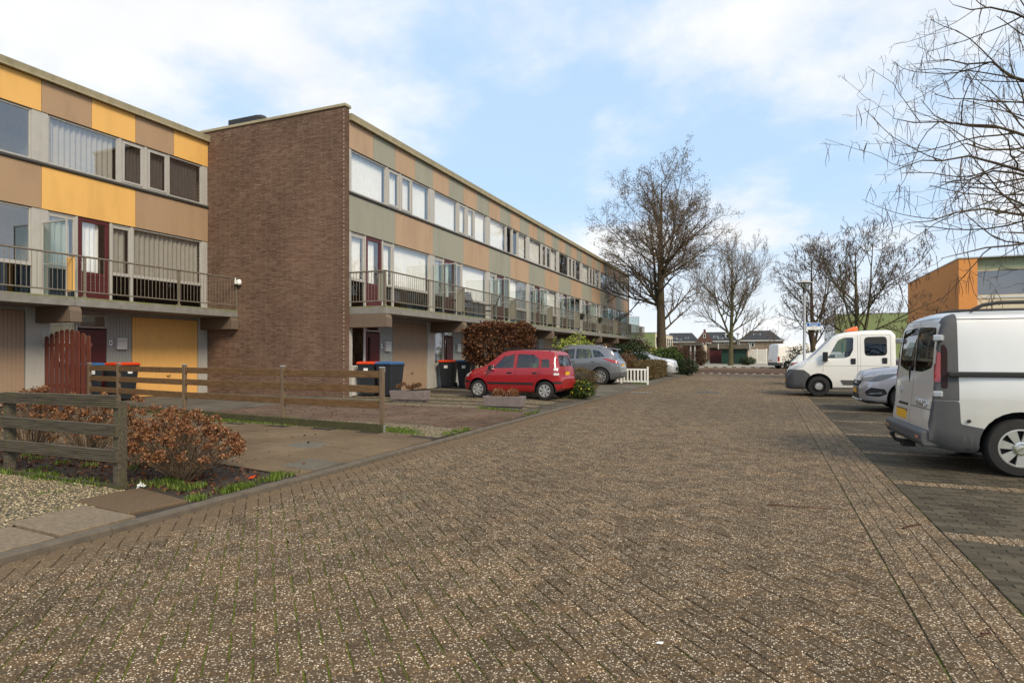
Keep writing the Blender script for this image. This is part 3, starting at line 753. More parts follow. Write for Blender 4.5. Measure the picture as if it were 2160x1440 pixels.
def wavy(y0, y1, z0, z1, x, per, amp, n_per=6):
    m = MB(); n = max(8, int((y1 - y0) / per * n_per)); pts = []
    ph = rnd.random() * 6
    for k in range(n + 1):
        y = y0 + (y1 - y0) * k / n; pts.append((x + amp * math.sin(ph + 6.283 * (y - y0) / per + 0.8 * math.sin(2.1 * y)), y))
    for a, b in zip(pts[:-1], pts[1:]): m.quad((a[0], a[1], z0), (b[0], b[1], z0), (b[0], b[1], z1), (a[0], a[1], z1))
    return m
def frame_mb(y0, y1, z0, z1, w, xa, xb):
    m = MB(); m.box(xa, xb, y0, y0 + w, z0, z1); m.box(xa, xb, y1 - w, y1, z0, z1); m.box(xa, xb, y0 + w, y1 - w, z0, z0 + w); m.box(xa, xb, y0 + w, y1 - w, z1 - w, z1); return m
def window(b, y0, y1, z0, z1, w=0.05, casement=False, curtain=None, fmat='frame_grey', grille=False, opened=0.0):
    xa, xb = -0.11, -0.045
    m = frame_mb(y0, y1, z0, z1, w, xa, xb); gw = w
    if grille: m.box(xa, xb - .012, y0 + w, y1 - w, z1 - w - .075, z1 - w - .002)
    fr = m.build('window', fmat, b, bevel=0.006)
    if casement:
        s = 0.062; hz_ = y1 - w - .004
        m = frame_mb(-(y1 - y0 - 2 * w) + .008, 0, z0 + w + .004, z1 - w - .004, s, -.02, 0.035)
        sash = m.build('sash', fmat, fr, bevel=0.006, loc=(xb - .02, hz_, 0)); sash.rotation_euler = (0, 0, opened)
        m = MB(); m.quad((.008, -(y1 - y0 - 2 * w) + s, z0 + w + s), (.008, -s, z0 + w + s), (.008, -s, z1 - w - s), (.008, -(y1 - y0 - 2 * w) + s, z1 - w - s))
        p = m.build('pane', 'glass', fr, loc=(xb - .02, hz_, 0)); p.rotation_euler = (0, 0, opened)
    else:
        m = MB(); m.quad((-.075, y0 + w, z0 + w), (-.075, y1 - w, z0 + w), (-.075, y1 - w, z1 - w), (-.075, y0 + w, z1 - w)); m.build('pane', 'glass', fr)
    if curtain:
        cm, cover_, per = curtain
        ya, yb = y0 + w + .01, y1 - w - .01
        yb = ya + (yb - ya) * cover_ if cover_ > 0 else yb; 
        if cover_ < 0: ya = yb + (yb - ya) * cover_
        wavy(ya, yb, z0 + .04, z1 - .03, -0.20, per, 0.028).build('curtain', cm, fr, smooth=80, recalc=False)
    return fr
BL = ('curtain_white', 1.0, 0.10); SH = ('curtain_white', 1.0, 0.17); GR = ('curtain_grey', 1.0, 0.16); DK = ('curtain_dark', 1.0, 0.13)
def boards(y0, y1, z0, z1, n, x=-0.05, d=0.010):
    m = MB(); w = (y1 - y0) / n
    for k in range(n):
        a = y0 + k * w + .0028; c = y0 + (k + 1) * w - .0028
        m.add([(x - d, a - .003, z0), (x, a + .003, z0), (x, c - .003, z0), (x - d, c + .003, z0), (x - d, a - .003, z1), (x, a + .003, z1), (x, c - .003, z1), (x - d, c + .003, z1)], [(0, 1, 5, 4), (1, 2, 6, 5), (2, 3, 7, 6), (4, 5, 6, 7), (3, 2, 1, 0)])
    m.box(x - .06, x - d + .002, y0, y1, z0, z1)
    return m
def unit(b, y0, k, pal, cu, near, opened=(0, 0)):
    A, B, G = pal       # two panel colours and the garage door
    U = UW / 5.12
    def Y(v): return y0 + v
    for q in range(4):
        m = MB(); m.box(-.03, 0, Y(q * 1.28) + .006, Y((q + 1) * 1.28) - .006, 7.735, 8.555); m.build('panel', A if q % 2 == 0 else B, b, bevel=.004 if near else 0)
    for q in range(2):
        m = MB(); m.box(-.03, 0, Y(q * 2.56) + .006, Y((q + 1) * 2.56) - .006, 5.205, 6.325); m.build('panel', B if q % 2 == 0 else A, b, bevel=.004 if near else 0)
    # upper floor windows
    window(b, Y(.17), Y(2.06), 6.43, 7.72, .045, False, cu[0])
    window(b, Y(2.14), Y(2.86), 6.43, 7.72, .04, True, cu[1], opened=opened[0])
    window(b, Y(2.94), Y(3.66), 6.43, 7.72, .04, True, cu[2], opened=opened[1])
    window(b, Y(3.68), Y(4.90), 6.43, 7.72, .045, False, cu[3])
    for z0, z1, sp in ((6.43, 7.73, ((0.0, .17), (2.06, 2.14), (2.86, 2.94), (3.66, 3.68), (4.90, 5.12))), (2.87, 5.2, ((0.0, .17), (.86, .92), (1.80, 1.87), (2.43, 2.50), (4.90, 5.12))), (.1, 2.62, ((4.77, 5.12), (0, .2)))):
        for a, c in sp:
            m = MB(); m.box(-.15, -.02, Y(a), Y(c), z0, z1); m.build('mullion', 'frame_grey', b, bevel=.006)
    m = MB(); m.prism([(-.12, 6.335), (.05, 6.335), (.06, 6.375), (-.02, 6.43), (-.12, 6.43)], Y(0), Y(UW), 'y'); m.build('sill', 'sill_dark', b)
    # balcony floor windows and door
    for a, c, ci, gr in ((.17, .86, 4, True), (1.87, 2.43, 5, True), (2.50, 4.90, 6, False)):
        window(b, Y(a), Y(c), 3.74, 5.19, .045, False, cu[ci], grille=gr)
        m = MB(); m.box(-.12, -.03, Y(a), Y(c), 3.69, 3.738); m.build('sill', 'frame_grey', b, bevel=.006)
        m = MB(); m.box(-.10, -.08, Y(a), Y(c), 2.90, 3.69); lp = m.build('lower_panel', 'dark_glass', b)
        m = MB(); m.box(-.14, -.11, Y(a), Y(c), 2.90, 3.69); m.build('backing', 'curtain_dark', lp)
    dm = frame_mb(Y(.93), Y(1.79), 2.92, 5.19, .11, -.10, -.035); dm.box(-.10, -.035, Y(1.04), Y(1.68), 3.57, 3.70)
    for q in range(6): dm.box(-.09, -.045, Y(1.04), Y(1.68), 3.03 + q * .09, 3.03 + q * .09 + .083)
    dr = dm.build('door', 'maroon', b, bevel=.006)
    m = MB(); m.quad((-.07, Y(1.04), 3.70), (-.07, Y(1.68), 3.70), (-.07, Y(1.68), 5.08), (-.07, Y(1.04), 5.08)); m.build('pane', 'glass', dr)
    wavy(Y(1.05), Y(1.55), 3.6, 5.1, -.17, .13, .02).build('curtain', 'curtain_white', dr, smooth=80, recalc=False)
    m = MB(); m.tube([(-.0, Y(.99), 3.74), (.03, Y(.99), 3.74), (.03, Y(.99), 3.94), (0, Y(.99), 3.94)], .012, 6); m.build('handle', 'frame_white', dr)
    # ground floor
    window(b, Y(.20), Y(.93), 1.0, 2.5, .055, False, ('curtain_grey', -0.35, .15) if k % 2 else None, 'frame_white')
    m = MB(); m.box(-.10, -.04, Y(.20), Y(.93), .12, .99); m.build('lower_panel', 'frame_white', b)
    dm = MB(); dm.box(-.11, -.05, Y(.95), Y(1.06), .12, 2.1); dm.box(-.11, -.05, Y(1.20), Y(1.71), .12, 2.1); dm.box(-.11, -.05, Y(1.06), Y(1.20), 1.95, 2.1); dm.box(-.11, -.05, Y(1.06), Y(1.20), .12, .7)
    dr = dm.build('door', 'maroon', b, bevel=.005)
    m = MB(); m.quad((-.08, Y(1.06), .7), (-.08, Y(1.2), .7), (-.08, Y(1.2), 1.95), (-.08, Y(1.06), 1.95)); m.build('pane', 'glass', dr)
    m = MB(); m.tube([(-.05, Y(1.0), 1.08), (0.0, Y(1.0), 1.08), (0.0, Y(1.12), 1.08)], .012, 6); m.build('handle', 'zinc', dr)
    tr = window(b, Y(.95), Y(1.72), 2.14, 2.52, .045)
    boards(Y(1.73), Y(2.47), .12, 2.55, 8).build('boarding', 'boards_grey', b)
    gdm = boards(Y(2.50), Y(4.75), .12, 2.52, 24, -.055); gd_ = gdm.build('garage_door', G, b)
    m = MB(); m.tube([(-.05, Y(3.62), .72), (-.01, Y(3.62), .72), (-.01, Y(3.72), .74), (-.05, Y(3.72), .74)], .012, 6); m.build('handle', 'black_plastic', gd_)
    # balcony slab, beam
    m = MB(); m.box(-.02, 1.36, Y(0) + .006, Y(UW) - .006, 2.62, 2.855); m.build('balcony_slab', 'balcony_concrete', b, bevel=.012)
def core(b, y0, y1, dep):
    m = MB(); m.box(-dep, -1.7, y0, y1, .05, 8.6)
    for z0, z1 in ((.02, .12), (2.56, 2.87), (5.21, 5.5), (8.45, 8.56)): m.box(-1.7, -.16, y0, y1, z0, z1)
    n = int(round((y1 - y0) / UW))
    for k in range(n + 1):
        y = y0 + k * UW; m.box(-1.7, -.16, max(y0, y - .1), min(y1, y + .1), .12, 8.5)
    m.box(-.16, -.035, y0, y1, 7.73, 8.56); m.box(-.16, -.035, y0, y1, 5.2, 6.335); m.box(-.16, -.06, y0, y1, 2.53, 2.62)
    m.build('wall', 'interior', b)
    m = MB(); m.box(-dep, 0.02, y0, y1, 8.56, 8.70); m.build('roof', 'roof_felt', b)
    n = int(math.ceil((y1 - y0) / 2.56))
    for k in range(n):
        a = y0 + k * 2.56; c = min(y1, a + 2.56)
        m = MB(); m.prism([(-.3, 8.66), (.0, 8.60), (.0, 8.56), (.13, 8.56), (.13, 8.60), (.10, 8.61), (.13, 8.76), (-.3, 8.79)], a + .004, c - .004, 'y'); m.build('roof_trim', 'roof_trim', b)
def railing(b, y0, y1, xo, near, end_lo=False, end_hi=False, posts=(0.0,)):
    """one stretch of balcony railing with its balusters"""
    m = MB(); m.tube([(xo, y0, 3.90), (xo, y1, 3.90)], .026, 6); m.tube([(xo, y0, 3.0), (xo, y1, 3.0)], .019, 6)
    if end_lo: m.tube([(0, y0 + .03, 3.9), (xo, y0 + .03, 3.9)], .026, 6); m.tube([(0, y0 + .03, 3.0), (xo, y0 + .03, 3.0)], .019, 6)
    for p in posts: m.box(xo - .03, xo + .008, p - .025, p + .025, 2.72, 3.9); m.box(xo - .06, xo + .012, p - .05, p + .05, 2.855, 2.89)
    r = m.build('balcony_railing', 'steel_rail', b, smooth=40)
    n = int((y1 - y0) / .112)
    pos = [(xo, y0 + (k + .5) * (y1 - y0) / n) for k in range(n)]
    if end_lo: pos += [(xo * (k + .5) / 12, y0 + .03) for k in range(12)]
    q = MB(); q.tube([(0, 0, 3.0), (0, 0, 3.9)], .0075, 4, False); qm = q.mesh('baluster', 'steel_rail', 40)
    if near:
        for x, y in pos: o = mk('baluster', qm, r); o.location = (x, y, 0)
    else:
        q = MB()
        for x, y in pos: q.tube([(x, y, 3.0), (x, y, 3.9)], .0075, 4, False)
        stuff(q.build('baluster_row', 'steel_rail', r))
    return r
def screen(b, y, pal):
    m = MB()
    m.tube([(0.02, y, 4.82), (1.02, y, 4.82)], .02, 5); m.tube([(1.02, y, 2.86), (1.02, y, 4.84)], .02, 5); m.tube([(.06, y, 2.86), (.06, y, 4.82)], .018, 5); m.tube([(.06, y, 3.75), (1.02, y, 3.75)], .014, 5)
    s = m.build('privacy_screen', 'frame_grey', b, smooth=40)
    m = MB(); m.box(.08, 1.0, y - .004, y + .004, 2.98, 4.80); m.build('pane', 'screen_glass', s)
    m = MB(); m.box(1.05, 1.31, y - .02, y + .02, 2.99, 3.87); m.build('infill_panel', pal, s)
def beam(b, y0, y1):
    m = MB(); m.prism([(-.05, 2.22), (1.40, 2.22), (1.40, 2.50), (1.34, 2.618), (-.05, 2.618)], y0, y1, 'y'); m.build('beam', 'beam_brown', b, bevel=.012)

# ---- right-hand terrace (green and tan panels), eight dwellings, brick end wall
b2 = thing('terrace_building', 'long three-storey terrace with green and tan panels behind a brown brick end wall', 'building', (XB2, Y0, 0))
CU = [[BL, BL, BL, BL, BL, BL, BL], [BL, BL, BL, BL, BL, None, BL], [BL, None, None, BL, BL, None, ('curtain_white', .5, .12)], [BL, GR, None, BL, None, BL, BL], [None, BL, None, None, BL, None, None], [BL, None, None, GR, None, None, BL], [None, None, BL, None, BL, None, None], [BL, BL, None, None, None, GR, None]]
core(b2, 0, 8 * UW, 10.0)
for k in range(8):
    unit(b2, k * UW, k, ('panel_tan', 'panel_green', 'garage_tan'), CU[k], k < 4, (R(-85), R(-62)) if k == 2 else (0, 0))
    railing(b2, k * UW, (k + 1) * UW + (1.0 if k == 7 else 0), 1.33, k < 4, end_lo=(k == 0), posts=(k * UW + .04, k * UW + 2.56))
    if k: screen(b2, k * UW, 'panel_green')
    beam(b2, k * UW - (.0 if k == 0 else .14), k * UW + (.28 if k == 0 else .14))
m = MB(); m.box(1.06, 1.32, .055, .075, 2.99, 3.87); m.build('infill_panel', 'panel_green', b2)
m = MB(); m.box(-.02, 1.36, 8 * UW + .006, 8 * UW + 1.0, 2.62, 2.855); m.build('balcony_slab', 'balcony_concrete', b2)
screen(b2, 8 * UW - .05, 'panel_green'); beam(b2, 8 * UW - .28, 8 * UW)
m = MB(); m.box(-10, .04, 8 * UW, 8 * UW + .25, .05, 8.9); m.build('far_end_wall', 'brick_far', b2)
# brick end wall, bricks proud of the mortar
m = MB(); m.box(-10.0, .028, -.216, -.012, .0, 8.47); m.box(-10.0, .028, -.216, 0, 8.47, 8.9); m.mi = [0] * 6 + [1] * 6
ew = m.build('end_wall', ['mortar', 'mortar_pale'], b2)
bk = MB(); bk.box(-.105, .105, -.012, .0, -.0255, .0255); bkm = bk.mesh('brick', 'brick')
spots = []
for r in range(141):
    z = .05 + r * .0628 + .031
    if z > 8.88: break
    off = .055 if r % 2 else 0.0
    for c in range(-1, 28):
        x = .035 - off - c * .2205 - .1052
        if x + .105 > .036 or x < -6.05: continue
        spots.append((x, z))
    if r % 2 == 1: pass
def cd(s): return (XB2 + s[0]) ** 2 + (Y0 - .21) ** 2 + (s[1] - 1.42) ** 2
nearb = set(sorted(spots, key=cd)[:300]); mb = MB()
for s in spots:
    x = s[0] + rnd.gauss(0, .0015); z = s[1] + rnd.gauss(0, .0012); dep = -.222 + rnd.uniform(-.003, .003)
    if s in nearb:
        o = mk('brick', bkm, ew); o.location = (x, -.21, z); o.rotation_euler = (rnd.gauss(0, .01), 0, rnd.gauss(0, .006))
    else:
        mb.box(x - .105, x + .105, dep, -.209, z - .0255, z + .0255)
for r in range(141):      # bricks turning the corner towards the street
    z = .05 + r * .0628 + .031
    if z < 8.86:
        for a, c in (((-.222, -.002),) if r % 2 else ((-.222, -.118), (-.106, -.002))): mb.box(.026, .036, a, c, z - .0255, z + .0255)
stuff(mb.build('brick_field', 'brick', ew, recalc=False))
for k in range(4):
    x1 = .09 - k * 2.0
    m = MB(); m.prism([(x1 - 1.993, 8.9), (x1, 8.9), (x1, 8.985), (x1 - 1.993, 8.985)], -.265, .03, 'y'); m.build('coping', 'roof_trim', b2, bevel=.008)
m = MB(); m.box(-6.5, -5.1, 1.4, 2.6, 8.7, 10.02); vt = m.build('roof_vent', 'dark_roof', b2, bevel=.02)
for x in (-6.1, -5.5):
    m = MB(); m.lathe([(.0, 10.25), (.16, 10.23), (.26, 10.14), (.29, 10.02)], 14, (x, 2.0, 0)); m.build('cowl', 'dark_roof', vt, smooth=50)

# ---- left-hand terrace (yellow and brown panels)
b1 = thing('terrace_building', 'three-storey terrace with yellow and brown panels at the left edge', 'building', (XB1, Y0 - 2 * UW, 0))
DKL = ('curtain_dark', 1.0, .11); MIX = ('curtain_grey', .64, .14)
core(b1, 0, 2 * UW - .21, 10.0)
PAL1 = [('panel_brown', 'panel_yellow', 'garage_tan'), ('panel_brown', 'panel_yellow', 'garage_yellow')]
CU1 = [[None, None, None, None, None, None, None], [('curtain_grey', 1.0, .15), DKL, DKL, DKL, SH, GR, GR]]
for k in range(2):
    unit(b1, k * UW - .21, k, PAL1[k], CU1[k], True)
    railing(b1, k * UW - .21, (k + 1) * UW - .21, 1.33, True, posts=(k * UW + (.04 if k else .3), k * UW + 2.75))
    beam(b1, k * UW - .35 + (.14 if k == 0 else 0), k * UW - .07)
beam(b1, 2 * UW - .5, 2 * UW - .22)
screen(b1, UW - .21, 'panel_yellow')
m = MB(); m.box(1.31, 1.35, 2 * UW - .27, 2 * UW - .23, 2.72, 3.9); m.build('railing_post', 'steel_rail', b1)

# ---- orange block on the right
ob = thing('flat_block', 'flat-roofed block with orange end wall behind the parked vans', 'building', (atY(2019, 39.2), 39.2, 0))
OW = atY(2058, 39.2) - atY(2019, 39.2)
m = MB(); m.box(0, OW, -.3, 12.2, 0, 6.46); m.build('end_wall', 'orange_wall', ob)
m = MB(); m.box(OW, 30, .3, 12.2, 0, 6.3); m.build('wall', 'cream_wall', ob)
m = MB(); m.box(-.03, 30, -.35, 12.25, 6.462, 6.52); m.build('roof_edge', 'zinc', ob)
m = MB(); m.box(OW + .002, 30, .05, .29, 5.86, 6.46); m.build('fascia', 'green_fascia', ob)
m = MB(); m.box(OW + .002, 30, .08, .29, 0, 4.35); m.build('spandrel', 'cream_wall', ob)
m = MB(); m.box(OW + .002, 30, .04, .12, 4.35, 4.47); m.build('sill', 'frame_white', ob)
x = OW + .02
for k in range(8):
    w = 2.25 if k % 2 == 0 else 1.1
    m = MB(); z0, z1 = 4.47, 5.86
    m.box(x, x + .07, .06, .16, z0, z1); m.box(x + w - .07, x + w, .06, .16, z0, z1); m.box(x + .07, x + w - .07, .06, .16, z0, z0 + .06); m.box(x + .07, x + w - .07, .06, .16, z1 - .06, z1)
    fr = m.build('window', 'cream_wall', ob); m = MB(); m.quad((x + .07, .11, z0 + .06), (x + w - .07, .11, z0 + .06), (x + w - .07, .11, z1 - .06), (x + .07, .11, z1 - .06)); m.build('pane', 'glass', fr)
    m = MB(); m.box(x + .07, x + w - .07, .26, .29, z0, z1); m.build('backing', 'interior_dark', fr)
    m = MB(); m.box(x + w, x + w + .12, .06, .28, z0, z1); m.build('mullion', 'green_fascia', ob)
    x += w + .12

def far_block(label, x0, x1, y, h, wallm, sidem, side, ylen, nwin):
    t = thing('flat_block', label, 'building', (x0, y, 0), group=None); w = x1 - x0
    m = MB(); m.box(0, w, 0, .3, 0, h); m.build('end_wall', wallm, t)
    m = MB(); m.box(0, w, .3, ylen, 0, h - .05); m.build('wall', sidem, t)
    m = MB(); m.box(-.05, w + .05, -.05, ylen, h, h + .12); m.build('roof_edge', 'zinc', t)
    xs = w + .02 if side > 0 else -.02
    for k in range(nwin):
        a = .9 + k * (ylen - 1.2) / nwin; b = a + (ylen - 1.2) / nwin * .62
        for z0, z1 in ((.9, h * .44), (h * .55, h - .7)):
            m = MB(); m.box(min(xs - .05 * side, xs + .05 * side), max(xs - .05 * side, xs + .05 * side), a, b, z0, z1); fr = m.build('window', 'frame_white', t)
            m = MB(); xq = xs + .06 * side; m.quad((xq, a + .12, z0 + .1), (xq, b - .12, z0 + .1), (xq, b - .12, z1 - .1), (xq, a + .12, z1 - .1)); m.build('pane', 'dark_glass', fr)
far_block('low block with moss green end wall behind the bare trees', 8.3, 21.5, 88.0, 6.45, 'green_wall', 'cream_wall', -1, 16, 7)
far_block('small pale green block beyond the end of the long terrace', -31, -19.6, 118.0, 5.45, 'green_wall', 'cream_wall', 1, 24, 8)

# ---- brick houses at the end of the street
def far_house(label, X0, X1, Y, zE, zR, wallm, gable=None, skyl=(), wins=(), dormer=None, ridge_in=(1.5, 1.5)):
    t = thing('brick_house', label, 'house', (X0, Y, 0)); w = X1 - X0
    m = MB(); m.box(0, w, 0, 9, 0, zE); m.build('wall', wallm, t)
    m = MB(); a, b = ridge_in
    m.add([(-.2, -.35, zE - .1), (w + .2, -.35, zE - .1), (w + .2, 9.3, zE - .1), (-.2, 9.3, zE - .1), (a, 4.5, zR), (w - b, 4.5, zR)], [(0, 1, 5, 4), (1, 2, 5), (2, 3, 4, 5), (3, 0, 4), (0, 3, 2, 1)])
    rf = m.build('roof', 'dark_roof', t)
    m = MB(); m.box(-.25, w + .25, -.5, -.33, zE - .12, zE + .1); m.build('gutter', 'frame_white', t)
    sl = (zR - zE + .1) / 4.85
    for fx, fz, sw, sh in skyl:
        yy = -.35 + (fz - zE + .1) / sl; m = MB(); m.obox((fx * w, yy - .04, fz + .05), (sw, sh, .1), (math.atan(sl), 0, 0)); s_ = m.build('skylight', 'zinc', rf)
        m = MB(); m.obox((fx * w, yy - .08, fz + .10), (sw * .8, sh * .8, .04), (math.atan(sl), 0, 0)); m.build('pane', 'dark_glass', s_)
    def win(x, z, ww, hh, y):
        m = MB(); m.box(x - ww / 2, x + ww / 2, y - .06, y, z - hh / 2, z + hh / 2); fr = m.build('window', 'frame_white', t)
        n = 2 if ww > 1 else 1
        for q in range(n):
            a = x - ww / 2 + .12 + q * (ww - .24) / n + (.06 if q else 0); c = x - ww / 2 + .12 + (q + 1) * (ww - .24) / n - (.06 if q < n - 1 else 0)
            m = MB(); m.quad((a, y - .075, z - hh / 2 + .12), (c, y - .075, z - hh / 2 + .12), (c, y - .075, z + hh / 2 - .12), (a, y - .075, z + hh / 2 - .12)); m.build('pane', 'dark_glass', fr)
    for x, z, ww, hh in wins: win(x, z, ww, hh, -.01)
    if gable:
        g0, g1, zg, za = gable
        m = MB(); m.prism([(g0, 0), (g1, 0), (g1, zg), ((g0 + g1) / 2 + .25, za - .3), ((g0 + g1) / 2 + .25, za + .3), ((g0 + g1) / 2 - .25, za + .3), ((g0 + g1) / 2 - .25, za - .3), (g0, zg)], -1.0, -.6, 'y'); m.build('gable_front', wallm, t)
        m = MB(); m.prism([(g0 + .1, 0), (g1 - .1, 0), (g1 - .1, zg - .1), ((g0 + g1) / 2, za - .5), (g0 + .1, zg - .1)], -.6, 5, 'y'); m.build('gable_body', 'dark_roof', t)
        win((g0 + g1) / 2, (zg + za) / 2 - .1, .55, 1.0, -1.01)
        for x in (g0 + .95, g1 - .95): win(x, zg - 1.1, 1.25, 1.1, -1.01)
    if dormer:
        x, z = dormer; yy = -.35 + (z - zE + .1) / sl
        m = MB(); m.box(x - .6, x + .6, yy - .6, yy + 2, z - .6, z + .7); m.build('dormer', 'frame_white', t); win(x, z + .05, .8, .9, yy - .61)
    return t
YH = 150.0
def X_(px): return atY(px, YH)
def Z_(py, px=1500): return atY(px, YH, py)[1]
far_house('dark-roofed house with a pale gutter, left of the gabled brick house', X_(1404), X_(1470), YH, Z_(721), Z_(700), 'brick_far2', skyl=((.27, Z_(713), 1.1, 1.0), (.42, Z_(716), 1.1, .8), (.66, Z_(712.5), .9, .9)), wins=[(X_(1446) - X_(1404), Z_(730), 1.3, 1.1), (X_(1458) - X_(1404), Z_(730), 1.2, 1.1)], ridge_in=(.3, 1.6))
x0 = X_(1470)
far_house('brown brick house with a pointed front gable at the end of the street', x0, X_(1556), YH, Z_(720), Z_(699), 'brick_far', gable=(0.0, X_(1504) - x0, Z_(718), Z_(697)), skyl=((.45, Z_(711), 1.1, 1.2), (.58, Z_(714), 1.1, .9)), wins=[(X_(1509) - x0, Z_(729), .8, 1.2), (X_(1518) - x0, Z_(729), .9, 1.2), (X_(1531) - x0, Z_(729), 1.3, 1.1)], dormer=(X_(1534) - x0, Z_(709)), ridge_in=(1.0, 2.0))
far_house('dark-roofed house behind the bare shrub, right of the gabled brick house', X_(1560), X_(1652), YH, Z_(719), Z_(697), 'brick_far2', skyl=((.4, Z_(706), 1.6, .7),), wins=[(X_(1585) - X_(1560), Z_(727), 1.3, 1.1)], ridge_in=(2.2, 2.6))

# ---- garages and low structures beyond the cross street
def garage_green():
    gx0, gx1 = atY(1521, 84), atY(1576, 84)
    t = thing('garage', 'dark green double garage with grey roof edge behind the second tree', 'garage', (gx0, 84, .07)); w = gx1 - gx0
    m = MB(); m.box(0, w, .05, 5, 0, 2.15); m.build('wall', 'brick_far', t)
    for a, b in ((.08, w * .48), (w * .52, w - .08)):
        m = MB()
        for k in range(5): m.box(a, b, -.02, .05, .02 + k * .37, .37 + k * .37)
        m.build('garage_door', 'garage_green', t)
    m = MB(); m.prism([(-.35, 2.0), (w + .35, 2.0), (w + .28, 2.55), (-.28, 2.55)], -.5, 5, 'y'); m.build('roof', 'tile_grey', t)
    for x in (-.36, w + .28):
        m = MB(); m.box(x, x + .12, -.55, -.4, 1.95, 2.65); m.build('barge_end', 'frame_white', t)
garage_green()
def garage_red():
    gx0, gx1 = atY(1497, 90), atY(1522, 90)
    t = thing('garage', 'low garage with brown-red door left of the green garage', 'garage', (gx0, 90, .07)); w = gx1 - gx0
    m = MB(); m.box(0, w, .05, 5, 0, 2.2); m.build('wall', 'brick_far', t)
    m = MB()
    for k in range(4): m.box(.1, w - .1, -.02, .05, .05 + k * .45, .48 + k * .45)
    m.build('garage_door', 'maroon', t)
    m = MB(); m.box(-.2, w + .2, -.4, 5, 2.2, 2.75); m.build('roof', 'tile_grey', t)
    m = MB(); m.box(-.75, -.35, -.5, 0, 0, 2.6); m.build('post', 'cream_wall', t)
garage_red()
def carport():
    gx0, gx1 = atY(1452, 76), atY(1469, 76)
    t = thing('carport', 'open carport with two white posts beyond the hedges', 'carport', (gx0, 76, .07)); w = gx1 - gx0
    m = MB(); m.box(-1.2, w + .3, -.3, 4, 2.35, 2.75); m.build('roof', 'tile_grey', t)
    for x in (w - .75, w - .25): m = MB(); m.box(x, x + .16, -.1, .06, 0, 2.35); m.build('post', 'frame_white', t)
    m = MB(); m.box(-1.1, w + .2, 3.7, 3.9, 0, 2.35); m.build('back_wall', 'brick_far', t)
carport()
# ================================================================== vehicles
def smooth1(xs, zs, sig):
    k = int(4 * sig / (xs[1] - xs[0])) + 1; t = np.arange(-k, k + 1) * (xs[1] - xs[0]); g = np.exp(-t * t / (2 * sig * sig)); g /= g.sum()
    p = np.concatenate([np.full(k, zs[0]), zs, np.full(k, zs[-1])]); return np.convolve(p, g, 'valid')
def in_poly(p, poly):
    x, y = p; c = False; n = len(poly); j = n - 1
    for i in range(n):
        xi, yi = poly[i]; xj, yj = poly[j]
        if (yi > y) != (yj > y) and x < (xj - xi) * (y - yi) / (yj - yi) + xi: c = not c
        j = i
    return c
AX = {'y+': (Vector((0, 1, 0)), lambda v: (v.x, v.z)), 'y-': (Vector((0, -1, 0)), lambda v: (v.x, v.z)),
      'x-': (Vector((-1, 0, 0)), lambda v: (v.y, v.z)), 'x+': (Vector((1, 0, 0)), lambda v: (v.y, v.z)), 'z-': (Vector((0, 0, -1)), lambda v: (v.x, v.y)), 'z+': (Vector((0, 0, 1)), lambda v: (v.x, v.y))}
def carve(bm, poly, ax, nmin=0.3):
    """cut the outline into the body faces that look along ax; return the faces inside it"""
    A, pr = AX[ax]
    us = [p[0] for p in poly]; vs = [p[1] for p in poly]; u0, u1, v0, v1 = min(us), max(us), min(vs), max(vs)
    def cand():
        out = []
        for f in bm.faces:
            if f.normal.dot(A) < nmin: continue
            q = [pr(v.co) for v in f.verts]
            if max(a for a, b in q) < u0 - 1e-4 or min(a for a, b in q) > u1 + 1e-4 or max(b for a, b in q) < v0 - 1e-4 or min(b for a, b in q) > v1 + 1e-4: continue
            out.append(f)
        return out
    n = len(poly)
    for i in range(n):
        a, b = poly[i], poly[(i + 1) % n]; e = (b[0] - a[0], b[1] - a[1]); nn = (-e[1], e[0])
        if ax[0] == 'y': co, no = Vector((a[0], 0, a[1])), Vector((nn[0], 0, nn[1]))
        elif ax[0] == 'x': co, no = Vector((0, a[0], a[1])), Vector((0, nn[0], nn[1]))
        else: co, no = Vector((a[0], a[1], 0)), Vector((nn[0], nn[1], 0))
        if no.length < 1e-7: continue
        c = cand()
        if not c: return []
        g = list({x for f in c for x in f.verts}) + list({x for f in c for x in f.edges}) + c
        bmesh.ops.bisect_plane(bm, geom=g, dist=1e-5, plane_co=co, plane_no=no.normalized())
    return [f for f in cand() if in_poly(pr(f.calc_center_median()), poly)]
def extract(bm, faces, name, mat, parent, off=0.0, smooth=45):
    if not faces: return None
    vm = {}; vs = []; fs = []
    for f in faces:
        for v in f.verts:
            if v not in vm: vm[v] = len(vs); vs.append(v)
    nrm = {v: Vector() for v in vs}
    for f in faces:
        for v in f.verts: nrm[v] += f.normal * f.calc_area()
    m = MB(); m.v = [tuple(v.co + nrm[v].normalized() * off) for v in vs]; m.f = [tuple(vm[v] for v in f.verts) for f in faces]; m.mi = [0] * len(faces)
    bmesh.ops.delete(bm, geom=faces, context='FACES')
    return m.build(name, mat, parent, smooth=smooth, recalc=False)
def arc(cx, cz, r, a0, a1, n): return [(cx + r * math.cos(R(a0 + (a1 - a0) * k / n)), cz + r * math.sin(R(a0 + (a1 - a0) * k / n))) for k in range(n + 1)]
def rpoly(pts, r=0.05, n=3):
    """round the corners of an outline"""
    out = []
    N = len(pts)
    for i in range(N):
        p = Vector(pts[i]); a = Vector(pts[i - 1]) - p; b = Vector(pts[(i + 1) % N]) - p
        ra = min(r, a.length * .45); rb = min(r, b.length * .45); A = p + a.normalized() * ra; B = p + b.normalized() * rb
        for k in range(n + 1):
            t = k / n; q = A * (1 - t) ** 2 + p * 2 * t * (1 - t) + B * t * t; out.append((q.x, q.y))
    return out
